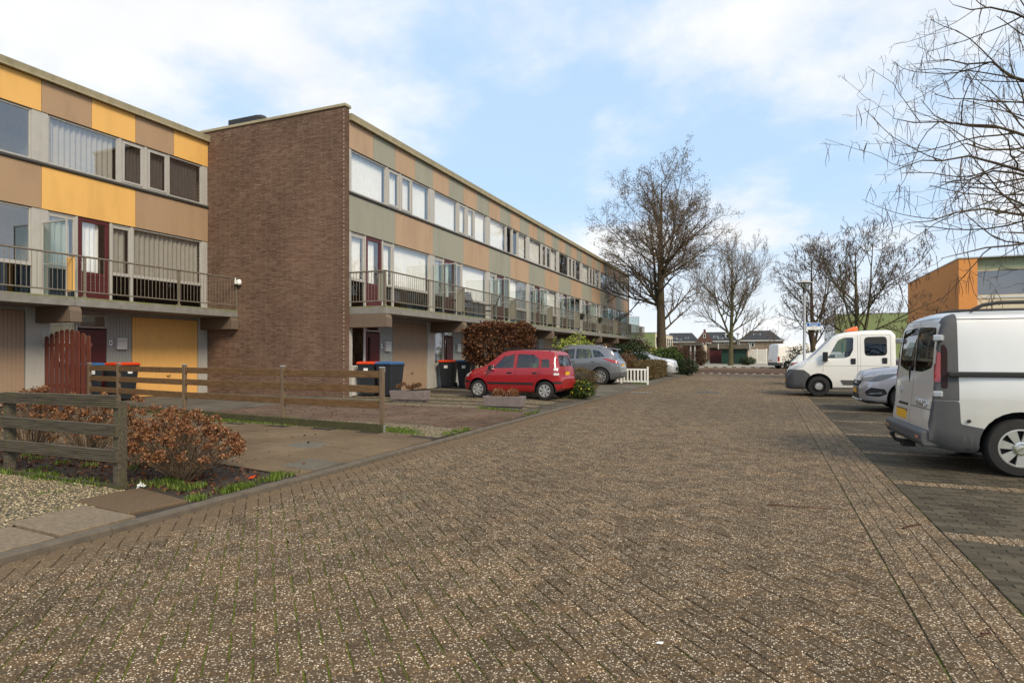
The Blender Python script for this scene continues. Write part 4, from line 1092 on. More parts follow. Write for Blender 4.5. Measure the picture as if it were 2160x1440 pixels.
def shell(S):
    L = S['L']; fx = np.arange(0, L + 1e-6, 0.01)
    def tab(k, sig): t = S[k]; return smooth1(fx, np.interp(fx, [a for a, b in t], [b for a, b in t]), sig)
    zt = tab('top', S.get('sig', .035)); w = tab('w', .03); wt = tab('wt', .05); zb = tab('bot', .02); zl = tab('belt', .06)
    zl = np.minimum(zl, zt - .03); st = S.get('stations')
    if st is None:
        st = sorted(set([round(x, 3) for x in list(np.arange(0, .12, .015)) + list(np.arange(.12, .4, .04)) + list(np.arange(.4, L - .5, .07)) + list(np.arange(L - .5, L - .12, .03)) + list(np.arange(L - .12, L, .015)) + [L]]))
    bm = bmesh.new(); rings = []
    for x in st:
        W, T, B, TT, BL_ = [float(np.interp(x, fx, a)) for a in (w, wt, zb, zt, zl)]
        h = TT - BL_; rr = min(S.get('rr', .11), h * .6); T = min(T, W * .97); tc = S.get('tuck', .975)
        sh = S.get('shoulder', .03)
        half = [(W * .78, B), (W * .92, B + .015), (W * tc, B + .08), (W * (tc * .4 + .6), B + .30 * (BL_ - B)), (W, B + .52 * (BL_ - B)), (W, B + .72 * (BL_ - B)), (W * .993, B + .88 * (BL_ - B)), (W - sh, BL_)]
        g0 = W - sh - .006
        for t in (.12, .4, .7, 1.0): half.append((g0 + (T - g0) * (t ** 1.25), BL_ + (h - rr) * t))
        cr = S.get('crown', .03)
        half += [(T - rr * .12, TT - rr * .5), (T - rr * .42, TT - rr * .16), (T - rr * .95, TT), (T * .5, TT + cr * .7), (T * .2, TT + cr)]
        ring = [bm.verts.new((x, y, z)) for y, z in half] + [bm.verts.new((x, -y, z)) for y, z in reversed(half)]
        rings.append(ring)
    n = len(rings[0])
    for a, b in zip(rings[:-1], rings[1:]):
        for i in range(n):
            j = (i + 1) % n; bm.faces.new((a[i], a[j], b[j], b[i]))
    bm.faces.new(rings[0]); bm.faces.new(list(reversed(rings[-1])))
    bmesh.ops.recalc_face_normals(bm, faces=bm.faces)
    return bm
def wheel(car, x, y, r, wd, style, cap='alloy'):
    s = 1 if y > 0 else -1; c = (x, y, r)
    m = MB(); pr = [(r * .62, -wd / 2), (r * .74, -wd / 2), (r * .93, -wd * .47), (r * .99, -wd * .36), (r, -wd * .2), (r, wd * .2), (r * .99, wd * .36), (r * .93, wd * .47), (r * .74, wd / 2), (r * .62, wd / 2)]
    m.lathe(pr, 40, c, 'y'); wh = m.build('wheel', 'rubber', car, smooth=40)
    yo = y + s * wd * .5; R1 = r * .66
    m = MB(); m.lathe([(0.0, yo - s * .07), (R1 * .98, yo - s * .07), (R1 * .98, yo - s * .02)], 28, (x, 0, r), 'y'); m.build('rim_backing', 'black_plastic', wh, smooth=40)  # black disc added as a dark backing behind the spokes
    m = MB(); m.lathe([(R1 * 1.02, yo - s * .025), (R1, yo + s * .004), (R1 * .93, yo + s * .006), (R1 * .88, yo - s * .012), (R1 * .88, yo - s * .06)], 40, (x, 0, r), 'y')
    hub = R1 * .26
    m.lathe([(0.0, yo + s * .004), (hub * .6, yo + s * .004), (hub, yo - s * .004), (hub, yo - s * .05)], 24, (x, 0, r), 'y')
    def spoke(ang, w0, w1, r0, r1, dep=.0, th=.03):
        ca, sa = math.cos(ang), math.sin(ang); vs = []
        for rr, ww, yy in ((r0, w0, yo - s * .002 + s * dep), (r1, w1, yo + s * .002), (r0, w0, yo - s * th), (r1, w1, yo - s * th)):
            for sg in (-1, 1): vs.append((x + ca * rr - sa * ww / 2 * sg, yy, r + sa * rr + ca * ww / 2 * sg))
        m.add(vs, [(0, 1, 3, 2), (4, 6, 7, 5), (0, 2, 6, 4), (1, 5, 7, 3), (0, 4, 5, 1), (2, 3, 7, 6)])
    if style == 'twin7':
        for k in range(7):
            a = 2 * math.pi * k / 7 + .22
            for d in (-.125, .125): spoke(a + d, R1 * .17, R1 * .24, hub * .8, R1 * .95)
    elif style == 'cap7':
        for k in range(7): spoke(2 * math.pi * k / 7, R1 * .22, R1 * .52, hub * .8, R1 * .93)
    elif style == 'steel':
        m = MB(); m.lathe([(R1 * 1.02, yo - s * .03), (R1 * .9, yo - s * .01), (R1 * .8, yo - s * .05), (R1 * .5, yo - s * .03), (R1 * .0, yo - s * .03)], 32, (x, 0, r), 'y'); m.build('rim', 'black_plastic', wh, smooth=40)
        m = MB(); m.lathe([(R1 * .56, yo - s * .028), (R1 * .5, yo + s * .01), (R1 * .2, yo + s * .02), (0, yo + s * .02)], 20, (x, 0, r), 'y')
        for k in range(5): m.lathe([(.022, yo), (.022, yo + s * .03), (0, yo + s * .03)], 8, (x + .4 * R1 * math.cos(k * 1.2566), 0, r + .4 * R1 * math.sin(k * 1.2566)), 'y')
    else:
        for k in range(10): spoke(2 * math.pi * k / 10, R1 * .13, R1 * .20, hub * .8, R1 * .95)
    m.build('hub_cap' if style in ('cap7', 'steel') else 'rim', cap, wh, smooth=35)
    return wh
def make_car(S, name, label, cat, loc, rz, group=None, mode='full'):
    t = thing(name, label, cat, loc, rz, group); t.scale = (S.get('scale', 1.0),) * 3; bm = shell(S); body_m = S['paint']
    r = S['wr']; ar = S['ar']
    for wx in S['wx']:
        for ax in ('y+', 'y-'):
            fs = carve(bm, arc(wx, r + S.get('adz', .0), ar, -12, 192, 16) + [(wx - ar, -.2), (wx + ar, -.2)], ax, .12)
            bmesh.ops.delete(bm, geom=fs, context='FACES')
        for sg in (1, -1):
            wmax = max(b for a, b in S['w']); fs = carve(bm, [(wx - ar, sg * wmax * .55), (wx + ar, sg * wmax * .55), (wx + ar, sg * wmax * 1.2), (wx - ar, sg * wmax * 1.2)], 'z-', .3)
            bmesh.ops.delete(bm, geom=fs, context='FACES')
    for nm, mat, ax, poly, off in S['regions']:
        for a in ((ax,) if len(ax) == 2 else ('y+', 'y-')):
            fs = carve(bm, poly, a, .12 if a[0] == 'y' else .15); extract(bm, fs, nm, mat, t, off)
    for ax, poly in S.get('gaps_creases', ()):
        for a in ((ax,) if len(ax) == 2 else ('y+', 'y-')):
            for f in carve(bm, poly, a, .12): f.material_index = 1
    me = bpy.data.meshes.new('body'); bm.to_mesh(me); bm.free(); me.materials.append(MT[body_m]); me.materials.append(MT['ink'])
    me.polygons.foreach_set('use_smooth', [True] * len(me.polygons)); me.set_sharp_from_angle(angle=R(38)); mk('body', me, t)
    wy = S['wy']
    for wx in S['wx']:
        for sg in (1, -1):
            wheel(t, wx, sg * wy, r, S.get('wd', .19), S['style'], S.get('cap', 'alloy'))
            m = MB(); pts = arc(wx, r + S.get('adz', 0), ar + .004, -10, 190, 14)
            yo, yi = sg * (wy + .075), sg * (wy - .24)
            for a, b in zip(pts[:-1], pts[1:]): m.quad((a[0], yo, a[1]), (b[0], yo, b[1]), (b[0], yi, b[1]), (a[0], yi, a[1]))
            m.add([(p[0], yi, p[1]) for p in pts], [tuple(range(len(pts)))]); m.build('wheel_arch', 'ink', t, recalc=False)
    L = S['L']
    m = MB(); m.box(S['cab'][0] + .15, S['cab'][1], -wy * .85, wy * .85, S['bot'][1][1] + .03, S['bot'][1][1] + .12)
    m.box(S['cab'][0] - .1, S['cab'][0] + .35, -wy * .85, wy * .85, S['bot'][1][1] + .1, S['seat'] + .35)
    m.build('floor_pan', 'ink', t)
    for sx in S['seats']:
        for sy in (-.36, .36):
            q = MB(); z = S['seat']; q.obox((sx, sy, z), (.5, .5, .16)); q.obox((sx + .28, sy, z + .36), (.14, .48, .62), (0, .2, 0)); q.obox((sx + .38, sy, z + .78), (.1, .26, .2), (0, .15, 0)); q.build('seat', S.get('seatm', 'seat_cloth'), t, bevel=.04)
    for e in S.get('extras', ()): e(t)
    return t
def bar(nm, mat, *boxes, bevel=.008):
    def f(t):
        m = MB()
        for b in boxes: m.box(*b)
        m.build(nm, mat, t, bevel=bevel)
    return f
def mirror_pair(x, z, y, mat, sz=(.11, .17, .15)):
    def f(t):
        for s in (1, -1):
            m = MB(); m.obox((x, s * (y + sz[1] / 2 + .03), z), sz, (0, 0, s * .2)); m.obox((x, s * (y + .01), z - .04), (.06, .1, .04)); q = m.build('mirror', mat, t, bevel=.03)
            m = MB(); m.obox((x + sz[0] / 2 + .004 - .0, s * (y + sz[1] / 2 + .02), z), (.004, sz[1] * .8, sz[2] * .8), (0, 0, s * .2)); m.build('mirror_glass', 'chrome', q)
    return f
def plate(x, z, face, w=.52, h=.11, y=0.0):
    def f(t):
        d = -1 if face == 'front' else 1
        m = MB(); m.box(min(x, x + d * .012), max(x, x + d * .012), y - w / 2 - .012, y + w / 2 + .012, z - h / 2 - .012, z + h / 2 + .012); p = m.build('plate_holder', 'black_plastic', t)
        m = MB(); m.box(min(x + d * .0125, x + d * .017), max(x + d * .0125, x + d * .017), y - w / 2, y + w / 2, z - h / 2, z + h / 2); m.build('number_plate', 'plate_yellow', p, bevel=.004)
    return f
def handles(z, *xs, y=.78, mat='paint_red', l=.16):
    def f(t):
        for x in xs:
            for s in (1, -1):
                m = MB(); m.obox((x, s * y, z), (l, .045, .045)); m.build('door_handle', mat, t, bevel=.012)
    return f
def strip(x0, x1, z0, z1): return [(x0, z0), (x1, z0), (x1, z1), (x0, z1)]

# ---- small red hatchback in the gravel drive
panda = dict(scale=.935, L=3.54, paint='paint_red', wr=.285, ar=.345, wx=(.62, 2.92), wy=.685, wd=.175, style='cap7', cap='alloy', adz=.02, sig=.03, rr=.10, crown=.02, shoulder=.035,
    top=[(0, .62), (.05, .74), (.14, .80), (.35, .90), (.72, 1.0), (.82, 1.04), (1.38, 1.44), (1.55, 1.49), (2.0, 1.52), (2.9, 1.50), (3.22, 1.46), (3.30, 1.40), (3.42, 1.0), (3.46, .80), (3.50, .66), (3.54, .58)],
    w=[(0, .50), (.06, .63), (.16, .715), (.4, .77), (.9, .79), (2.9, .79), (3.25, .765), (3.42, .71), (3.50, .65), (3.54, .56)],
    wt=[(0, .5), (.3, .60), (.8, .66), (1.4, .60), (2.6, .60), (3.25, .58), (3.54, .5)],
    bot=[(0, .30), (.12, .22), (3.2, .22), (3.45, .30), (3.54, .36)], belt=[(0, .60), (.3, .78), (.8, .90), (1.1, .93), (3.0, .98), (3.54, .95)],
    cab=(.95, 3.2), seat=.55, seats=(1.45, 2.45),
    regions=[('window', 'car_glass', 'both', rpoly([(1.16, .955), (1.50, 1.325), (1.86, 1.395), (1.86, .965)], .03), -.008),
             ('window', 'car_glass', 'both', rpoly([(1.97, .968), (1.98, 1.40), (2.52, 1.375), (2.70, 1.25), (2.72, .985)], .04), -.008),
             ('window', 'car_glass', 'both', rpoly([(2.80, .985), (2.79, 1.24), (3.05, 1.24), (3.12, .99)], .03), -.008),
             ('windscreen', 'car_glass', 'x-', rpoly([(-.58, 1.06), (.58, 1.06), (.49, 1.40), (-.49, 1.40)], .06), -.006),
             ('rear_window', 'car_glass', 'x+', rpoly([(-.52, 1.02), (.52, 1.02), (.45, 1.36), (-.45, 1.36)], .06), -.006),
             ('tail_light', 'lens_red', 'both', rpoly([(3.20, 1.36), (3.28, 1.36), (3.40, .98), (3.28, .98)], .02), .006),
             ('tail_light', 'lens_white', 'both', rpoly([(3.27, .975), (3.42, .975), (3.42, .90), (3.27, .90)], .01), .006),
             ('tail_light', 'lens_red', 'both', rpoly([(3.27, .895), (3.44, .895), (3.44, .83), (3.27, .83)], .01), .006),
             ('tail_light', 'lens_white', 'both', rpoly([(3.28, .825), (3.45, .825), (3.45, .76), (3.28, .76)], .01), .006),
             ('tail_light', 'lens_red', 'both', rpoly([(3.28, .755), (3.46, .755), (3.46, .68), (3.28, .68)], .01), .006),
             ('headlight', 'lens_white', 'both', rpoly([(.05, .64), (.06, .73), (.30, .84), (.26, .70)], .03), .004),
             ('indicator', 'lens_orange', 'both', rpoly([(.86, .79), (.86, .815), (.92, .815), (.92, .79)], .008), .008),
             ('bumper_strip', 'black_plastic', 'both', strip(3.20, 3.56, .50, .565), .010), ('bumper_strip', 'black_plastic', 'both', strip(-.02, .32, .50, .565), .010),
             ('side_moulding', 'black_plastic', 'both', strip(.97, 1.93, .46, .525), .012), ('side_moulding', 'black_plastic', 'both', strip(1.96, 2.56, .46, .525), .012)],
    gaps_creases=[('both', strip(.955, .963, .26, .92)), ('both', strip(1.938, 1.948, .26, 1.40)), ('both', [(2.60, .52), (2.61, .52), (2.745, .80), (2.752, 1.26), (2.742, 1.26), (2.735, .80)]), ('both', [(3.20, .30), (3.208, .30), (3.255, 1.3), (3.247, 1.3)])],
    extras=[mirror_pair(1.12, .97, .72, 'black_plastic'), handles(.82, 1.74, 2.60, y=.785, mat='black_plastic'), plate(2.92 + .545 * .8, .80, 'rear', .34, .1),
            lambda t: [MB().tube([(1.45, s * .52, 1.49), (1.5, s * .52, 1.555), (2.95, s * .52, 1.55), (3.02, s * .52, 1.48)], [.02] * 4, 6).build('roof_rail', 'black_plastic', t, smooth=40) for s in (1, -1)],
            lambda t: MB().lathe([(0, .13), (.10, .10), (.13, 0), (.12, -.12), (0, -.14)], 10, (2.45, -.30, 1.02)).build('bag', 'lime_cloth', t, smooth=50)])
def squeeze(S, x0, k):
    f = lambda x: x if x < x0 else x0 + (x - x0) * k
    for a in ('top', 'w', 'wt', 'bot', 'belt'): S[a] = [(f(x), z) for x, z in S[a]]
    S['L'] = f(S['L']); S['regions'] = [(n, m, ax, [(f(p[0]), p[1]) for p in po] if ax[0] != 'x' else po, o) for n, m, ax, po, o in S['regions']]
    S['gaps_creases'] = [(ax, [(f(p[0]), p[1]) for p in po]) for ax, po in S['gaps_creases']]; return S
panda = squeeze(panda, 2.92, .80)
make_car(panda, 'parked_car', 'small red hatchback with black roof rails parked in the gravel drive', 'car', (-8.46, 17.06, .105), R(-3))

# ---- silver panel van at the right edge, seen from behind
def vivaro_extras(t):
    for z in (1.61, .94):
        for s in (1, -1):
            m = MB(); m.obox((4.675, s * .85, z), (.10, .12, .075), (0, 0, s * -.5)); m.build('hinge', 'paint_lightsilver', t, bevel=.015)
    m = MB(); m.obox((4.715, -.19, 1.08), (.035, .055, .34), (0, .03, 0)); m.build('door_handle', 'black_plastic', t, bevel=.02)
    m = MB(); m.lathe([(0, .03), (.05, .025), (.07, 0)], 16, (0, 0, 0), 'x'); o = m.build('brake_light', 'lens_red', t, smooth=50, loc=(4.575, .08, 1.865)); o.scale = (1, 1.3, .55); o.rotation_euler = (0, R(-40), 0)
    m = MB(); m.prism([(4.60, .30), (4.84, .30), (4.87, .36), (4.87, .46), (4.84, .49), (4.62, .50)], -.86, .86, 'y'); m.build('rear_bumper', 'grey_plastic', t, bevel=.02)
    for s in (1, -1): m = MB(); m.box(4.855, 4.874, s * .72 - .07, s * .72 + .07, .385, .425); m.build('reflector', 'lens_red', t)
    m = MB(); m.tube([(4.6, -.02, .26), (4.84, -.02, .25), (4.93, -.02, .27), (4.97, -.02, .33)], [.03, .028, .024, .02], 8); m.lathe([(0, .06), (.03, .045), (.032, .02), (.02, -.02)], 10, (4.97, -.02, .33)); m.box(4.72, 4.86, -.10, .06, .19, .27); m.build('tow_hook', 'black_plastic', t, smooth=40)
    m = MB(); m.tube([(3.9, .80, 1.93), (3.95, .80, 2.0), (3.4, .80, 2.03), (1.5, .80, 2.03), (1.4, .80, 1.95)][:0] + [(4.33, .74, 1.93), (4.2, .74, 2.0), (4.05, .74, 2.025), (1.6, .74, 2.025), (1.45, .74, 1.93)], .022, 8); m.tube([(4.33, -.74, 1.93), (4.2, -.74, 2.0), (4.05, -.74, 2.025), (1.6, -.74, 2.025), (1.45, -.74, 1.93)], .022, 8); m.build('roof_rail', 'black_plastic', t, smooth=40)
    for s in (1, -1):
        m = MB(); m.prism([(2.0, 1.15), (4.60, 1.15), (4.615, 1.165), (4.615, 1.195), (4.60, 1.21), (2.0, 1.21)], min(s * .925, s * .972), max(s * .925, s * .972), 'y'); m.build('door_rail', 'black_plastic', t, bevel=.012)
        m = MB(); m.lathe([(0, .004), (.018, .003), (.022, -.004)], 12, (0, 0, 0), 'y'); m.build('tow_eye_cap', 'ink', t, loc=(4.40, s * .95, .63))
        m = MB(); m.lathe([(.07, -.002), (.075, .006), (.058, .008), (.055, 0)], 24, (3.9, s * .945, .335), 'y'); m.obox((3.9, s * .95, .335), (.11, .008, .014), (0, .5, 0)); m.build('wheel_emblem', 'chrome', t)
    M_ = Matrix.Translation((4.758, .45, .80)) @ Matrix.Rotation(R(90), 4, 'Z') @ Matrix.Rotation(R(90), 4, 'X')
    text_obj('VIVARO', .135, 'chrome', t, M_, depth=.006)
    m = MB(); m.lathe([(.05, -.002), (.055, .008), (.042, .01), (.04, 0)], 20, (4.742, -.55, .92), 'x'); m.obox((4.748, -.55, .92), (.008, .11, .012), (.4, 0, 0)); m.build('emblem', 'chrome', t)
    m = MB(); m.box(4.725, 4.765, -.60, -.12, .72, .76); m.build('plate_lamp', 'black_plastic', t, bevel=.01)
vivaro = dict(L=4.78, paint='paint_silver', wr=.335, ar=.40, wx=(.85, 3.90), wy=.83, wd=.215, style='twin7', cap='alloy', adz=.02, sig=.03, rr=.13, crown=.035, shoulder=.025, tuck=.985,
    top=[(0, .60), (.06, .85), (.2, .98), (.55, 1.10), (.75, 1.18), (1.35, 1.80), (1.6, 1.90), (2.2, 1.93), (4.2, 1.92), (4.50, 1.905), (4.62, 1.86), (4.685, 1.72), (4.71, 1.3), (4.73, .95), (4.75, .70), (4.77, .52), (4.78, .48)],
    w=[(0, .66), (.08, .80), (.25, .89), (.6, .94), (3.2, .945), (3.9, .955), (4.3, .945), (4.6, .915), (4.72, .885), (4.78, .87)],
    wt=[(0, .6), (.4, .75), (.8, .80), (1.5, .80), (2.2, .835), (4.3, .835), (4.6, .845), (4.70, .86), (4.78, .86)],
    bot=[(0, .28), (.12, .22), (4.5, .24), (4.78, .30)], belt=[(0, .58), (.3, .85), (.8, 1.06), (1.2, 1.12), (4.78, 1.14)],
    cab=(1.0, 2.6), seat=.72, seats=(1.7,),
    regions=[('tail_light', 'lens_smoke', 'both', rpoly([(4.60, 1.01), (4.595, 1.47), (4.625, 1.53), (4.655, 1.53), (4.662, 1.01)], .025), .008),
             ('tail_light', 'lens_red', 'both', rpoly([(4.664, 1.08), (4.66, 1.44), (4.72, 1.44), (4.73, 1.08)], .02), .009),
             ('corner_pillar', 'grey_plastic', 'both', [(4.49, .865), (4.49, 1.92), (4.52, 1.98), (4.66, 1.98), (4.72, 1.52), (4.76, .865)], .003),
             ('corner_bumper', 'grey_plastic', 'both', rpoly([(4.49, .86), (4.475, .59), (4.24, .545), (4.20, .20), (4.82, .20), (4.80, .86)], .03), .006),
             ('rear_window', 'dark_glass', 'x+', rpoly([(-.74, 1.25), (-.72, 1.74), (-.012, 1.77), (-.012, 1.19), (-.35, 1.19)], .06), -.008),
             ('rear_window', 'dark_glass', 'x+', rpoly([(.74, 1.25), (.72, 1.74), (.012, 1.77), (.012, 1.19), (.35, 1.19)], .06), -.008),
             ('window', 'car_glass', 'both', rpoly([(1.15, 1.16), (1.5, 1.66), (2.0, 1.72), (2.05, 1.18)], .06), -.008),
             ('windscreen', 'car_glass', 'x-', rpoly([(-.74, 1.24), (.74, 1.24), (.66, 1.78), (-.66, 1.78)], .08), -.006),
             ('headlight', 'lens_white', 'both', rpoly([(.03, .70), (.05, .85), (.42, 1.02), (.35, .80)], .04), .004),
             ('front_bumper', 'grey_plastic', 'both', rpoly([(-.02, .2), (-.02, .62), (.4, .62), (.44, .2)], .03), .006)],
    gaps_creases=[('both', strip(2.0, 4.49, 1.825, 1.838)), ('both', strip(3.36, 3.368, .3, 1.83)), ('both', strip(2.18, 2.188, .3, 1.83)), ('x+', strip(-.006, .006, .5, 1.85)), ('x+', strip(-.86, -.852, .5, 1.75)), ('x+', strip(.852, .86, .5, 1.75)), ('x+', strip(-.85, .85, 1.85, 1.858)), ('x+', strip(.012, .84, .735, .745))],  # last line: shade of the door's lower crease, painted in ink
    extras=[mirror_pair(1.2, 1.2, .90, 'black_plastic', (.14, .2, .26)), plate(4.765, .60, 'rear', .50, .12, -.38), vivaro_extras])
make_car(vivaro, 'parked_van', 'silver panel van with dark grey corners and roof rails, seen from behind', 'van', (6.545, 9.80, 0), R(183))

# ---- white crew-cab pickup with orange beacon
def ducato_extras(t):
    m = MB(); m.prism([(1.78, 2.165), (2.20, 2.18), (2.17, 2.335), (2.05, 2.325), (1.85, 2.235)], -.34, .16, 'y'); m.build('beacon', 'lens_orange', t, bevel=.02)
    m = MB(); m.box(3.22, 5.7, -.62, .62, .48, .66); m.build('chassis', 'ink', t)
    m = MB(); m.box(3.22, 5.75, -1.0, 1.0, .78, .88); m.build('load_floor', 'grey_plastic', t)
    for y in (-1.0, .97): m = MB(); m.box(3.22, 5.75, y, y + .03, .88, 1.28); m.build('drop_side', 'zinc', t)
    for x in (3.22, 5.72): m = MB(); m.box(x, x + .03, -.97, .97, .88, 1.28); m.build('drop_side', 'zinc', t)
    for y in (-.84, .84): wheel(t, 4.4, y, .34, .22, 'steel', 'alloy')
    for s in (1, -1):
        for x, z in ((1.975, 1.175), (2.86, 1.20)):
            m = MB(); m.obox((x, s * .985, z), (.14, .03, .19)); m.build('door_handle', 'black_plastic', t, bevel=.03)
    m = MB(); m.obox((1.70, -.62, 1.62), (.02, .28, .36)); m.build('hanging_cloth', 'green_cloth', t)
    m = MB(); m.obox((2.62, -.3, 1.62), (.02, .3, .30)); m.build('hanging_cloth', 'green_cloth', t)
    m = MB(); m.obox((1.62, -.80, 1.33), (.25, .02, .12), (0, -.2, 0)); m.build('paper', 'sticker', t)
    m = MB(); m.box(-.012, .01, -.55, .55, .64, .70); m.box(-.012, .01, -.5, .5, .40, .44); m.build('grille', 'ink', t)
ducato = dict(L=3.17, paint='paint_white', wr=.335, ar=.41, wx=(.97,), wy=.87, wd=.215, style='steel', cap='alloy', adz=.03, sig=.035, rr=.16, crown=.03, shoulder=.02, tuck=.985,
    top=[(0, .62), (.04, .86), (.14, .94), (.30, 1.03), (.66, 1.19), (.74, 1.30), (1.36, 1.95), (1.56, 2.06), (1.85, 2.13), (2.4, 2.17), (3.05, 2.18), (3.15, 2.10), (3.17, 2.02)],
    w=[(0, .72), (.06, .84), (.2, .93), (.5, .985), (3.1, .985), (3.17, .96)], wt=[(0, .6), (.4, .78), (.8, .84), (1.5, .84), (2.2, .87), (3.17, .87)],
    bot=[(0, .26), (.12, .22), (3.0, .26), (3.17, .30)], belt=[(0, .60), (.3, .95), (.8, 1.18), (1.2, 1.24), (3.17, 1.30)],
    cab=(1.0, 3.1), seat=.85, seats=(1.72, 2.6),
    regions=[('window', 'car_glass', 'both', rpoly([(1.23, 1.27), (1.54, 1.86), (1.72, 1.95), (1.99, 1.955), (1.975, 1.55), (1.88, 1.34), (1.72, 1.28)], .05), -.008),
             ('window_seal', 'black_plastic', 'both', rpoly([(2.30, 1.35), (2.29, 1.96), (2.93, 1.98), (2.93, 1.36)], .12), .003),
             ('windscreen', 'car_glass', 'x-', rpoly([(-.80, 1.30), (.80, 1.30), (.70, 1.96), (-.70, 1.96)], .08), -.006),
             ('headlight', 'lens_white', 'both', rpoly([(.10, .90), (.14, .97), (.62, 1.17), (.56, 1.02), (.35, .90)], .04), .005),
             ('front_bumper', 'grey_plastic', 'both', rpoly([(-.02, .2), (-.02, .885), (.52, .885), (.72, .72), (.62, .5), (.58, .2)], .03), .008),
             ('front_bumper', 'grey_plastic', 'x-', strip(-.9, .9, .2, .80), .006),
             ('side_skirt', 'grey_plastic', 'both', rpoly([(1.60, .56), (2.07, .56), (2.07, .40), (1.68, .40)], .02), .010)],
    gaps_creases=[('both', strip(2.10, 2.108, .34, 2.02)), ('both', strip(2.18, 2.186, .34, 2.02)), ('both', strip(3.02, 3.028, .34, 2.04)), ('both', strip(1.09, 1.097, .80, 1.24)), ('both', strip(1.10, 3.0, 1.02, 1.027)), ('both', strip(2.19, 3.02, 2.02, 2.027))],
    extras=[mirror_pair(1.16, 1.33, .93, 'black_plastic', (.15, .18, .30)), plate(-.004, .50, 'front', .50, .11), ducato_extras])
duc = make_car(ducato, 'pickup_truck', 'white crew-cab truck with an orange roof beacon and grey bumper', 'truck', (.66, 23.5, 0), 0.0)
for s in (1, -1):
    m = MB(); pts = rpoly([(2.335, 1.39), (2.325, 1.925), (2.895, 1.945), (2.895, 1.40)], .1)
    m.add([(a, s * (.972 - max(0, b - 1.3) * .165 + .013), b) for a, b in pts], [tuple(range(len(pts)))]); m.build('window', 'dark_glass', duc, recalc=False)

# ---- sport utilities and hatchbacks
def suv(paintm, L=4.4, H=1.58, style='ten', wr=.345):
    k = L / 4.4
    return dict(L=L, paint=paintm, wr=wr, ar=.41, wx=(.97 * k, 3.55 * k), wy=.80, wd=.21, style=style, cap='alloy', adz=.015, sig=.035, rr=.10, crown=.025, shoulder=.05, tuck=.97,
        top=[(0, .60), (.03, .84), (.10, .95), (.30, 1.02), (.9 * k, 1.09), (1.08 * k, 1.13), (1.75 * k, H - .09), (2.0 * k, H - .02), (2.5 * k, H), (3.3 * k, H - .03), (3.85 * k, H - .12), (4.0 * k, H - .18), (4.22 * k, 1.08), (4.32 * k, .98), (4.36 * k, .80), (4.40 * k, .62)],
        w=[(0, .58), (.05, .70), (.14, .80), (.35, .87), (.7, .90), (3.6 * k, .90), (4.0 * k, .86), (4.28 * k, .78), (4.4 * k, .62)], wt=[(0, .5), (.4, .70), (1.0 * k, .76), (1.8 * k, .62), (3.3 * k, .62), (4.0 * k, .58), (4.3 * k, .62), (4.4 * k, .55)],
        bot=[(0, .26), (.15, .21), (4.1 * k, .23), (4.4 * k, .36)], belt=[(0, .58), (.3, .86), (1.0 * k, 1.0), (2.4 * k, 1.04), (3.7 * k, 1.13), (4.4 * k, 1.0)],
        cab=(1.2 * k, 3.7 * k), seat=.62, seats=(1.75 * k, 2.75 * k),
        regions=[('window', 'car_glass', 'both', rpoly([(1.42 * k, 1.06), (1.85 * k, H - .16), (2.32 * k, H - .115), (2.34 * k, 1.08)], .04), -.008),
                 ('window', 'car_glass', 'both', rpoly([(2.42 * k, 1.085), (2.40 * k, H - .115), (3.05 * k, H - .15), (3.2 * k, 1.14)], .04), -.008),
                 ('window', 'car_glass', 'both', rpoly([(3.26 * k, 1.15), (3.14 * k, H - .16), (3.45 * k, H - .22), (3.72 * k, 1.19)], .04), -.008),
                 ('windscreen', 'car_glass', 'x-', rpoly([(-.70, 1.16), (.70, 1.16), (.54, H - .10), (-.54, H - .10)], .06), -.006),
                 ('rear_window', 'dark_glass', 'x+', rpoly([(-.58, 1.12), (.58, 1.12), (.48, H - .20), (-.48, H - .20)], .06), -.006),
                 ('sill_cladding', 'grey_plastic', 'both', strip(1.25 * k, 3.15 * k, .15, .36), .006)],
        gaps_creases=[('both', strip(1.22 * k, 1.228 * k, .38, 1.0)), ('both', strip(2.36 * k, 2.368 * k, .38, 1.08)), ('both', [(3.18 * k, .7), (3.188 * k, .7), (3.30 * k, 1.1), (3.292 * k, 1.1)])])
# silver one facing the road between the vans
S = suv('paint_suv', 4.35, 1.60); S['regions'] += [
    ('headlight', 'lens_head', 'both', rpoly([(.04, .74), (.08, .82), (.45, .92), (.80, .95), (.62, .85), (.36, .75)], .02), .006),
    ('fog_panel', 'ink', 'both', rpoly([(.12, .40), (.10, .50), (.22, .60), (.50, .57), (.56, .46), (.40, .38)], .03), -.02),
    ('lower_bumper', 'ink', 'both', rpoly([(-.02, .18), (-.02, .30), (.3, .27), (.55, .24), (.55, .18)], .02), .004),
    ('grille', 'ink', 'x-', rpoly([(-.50, .60), (-.56, .76), (.56, .76), (.50, .60)], .04), .004), ('lower_grille', 'ink', 'x-', rpoly([(-.56, .24), (-.58, .42), (.58, .42), (.56, .24)], .04), .004)]
def suv_front(t):
    m = MB(); m.box(-.006, .03, -.34, .34, .675, .70); m.build('grille_bar', 'chrome', t, bevel=.008)
    m = MB(); m.lathe([(.065, -.004), (.07, .01), (.054, .014), (.05, 0)], 22, (-.008, 0, .69), 'x'); m.build('emblem', 'chrome', t)
    for s in (1, -1): m = MB(); m.tube([(.12, s * .74, .435), (.22, s * .83, .445), (.44, s * .895, .47)], [.014, .02, .01], 6); m.build('fog_trim', 'chrome', t, smooth=40)
    m = MB(); m.tube([(.03, -.66, .30), (-.01, -.5, .285), (-.015, .5, .285), (.03, .66, .30)], .022, 6); m.build('skid_plate', 'alloy', t, smooth=40)
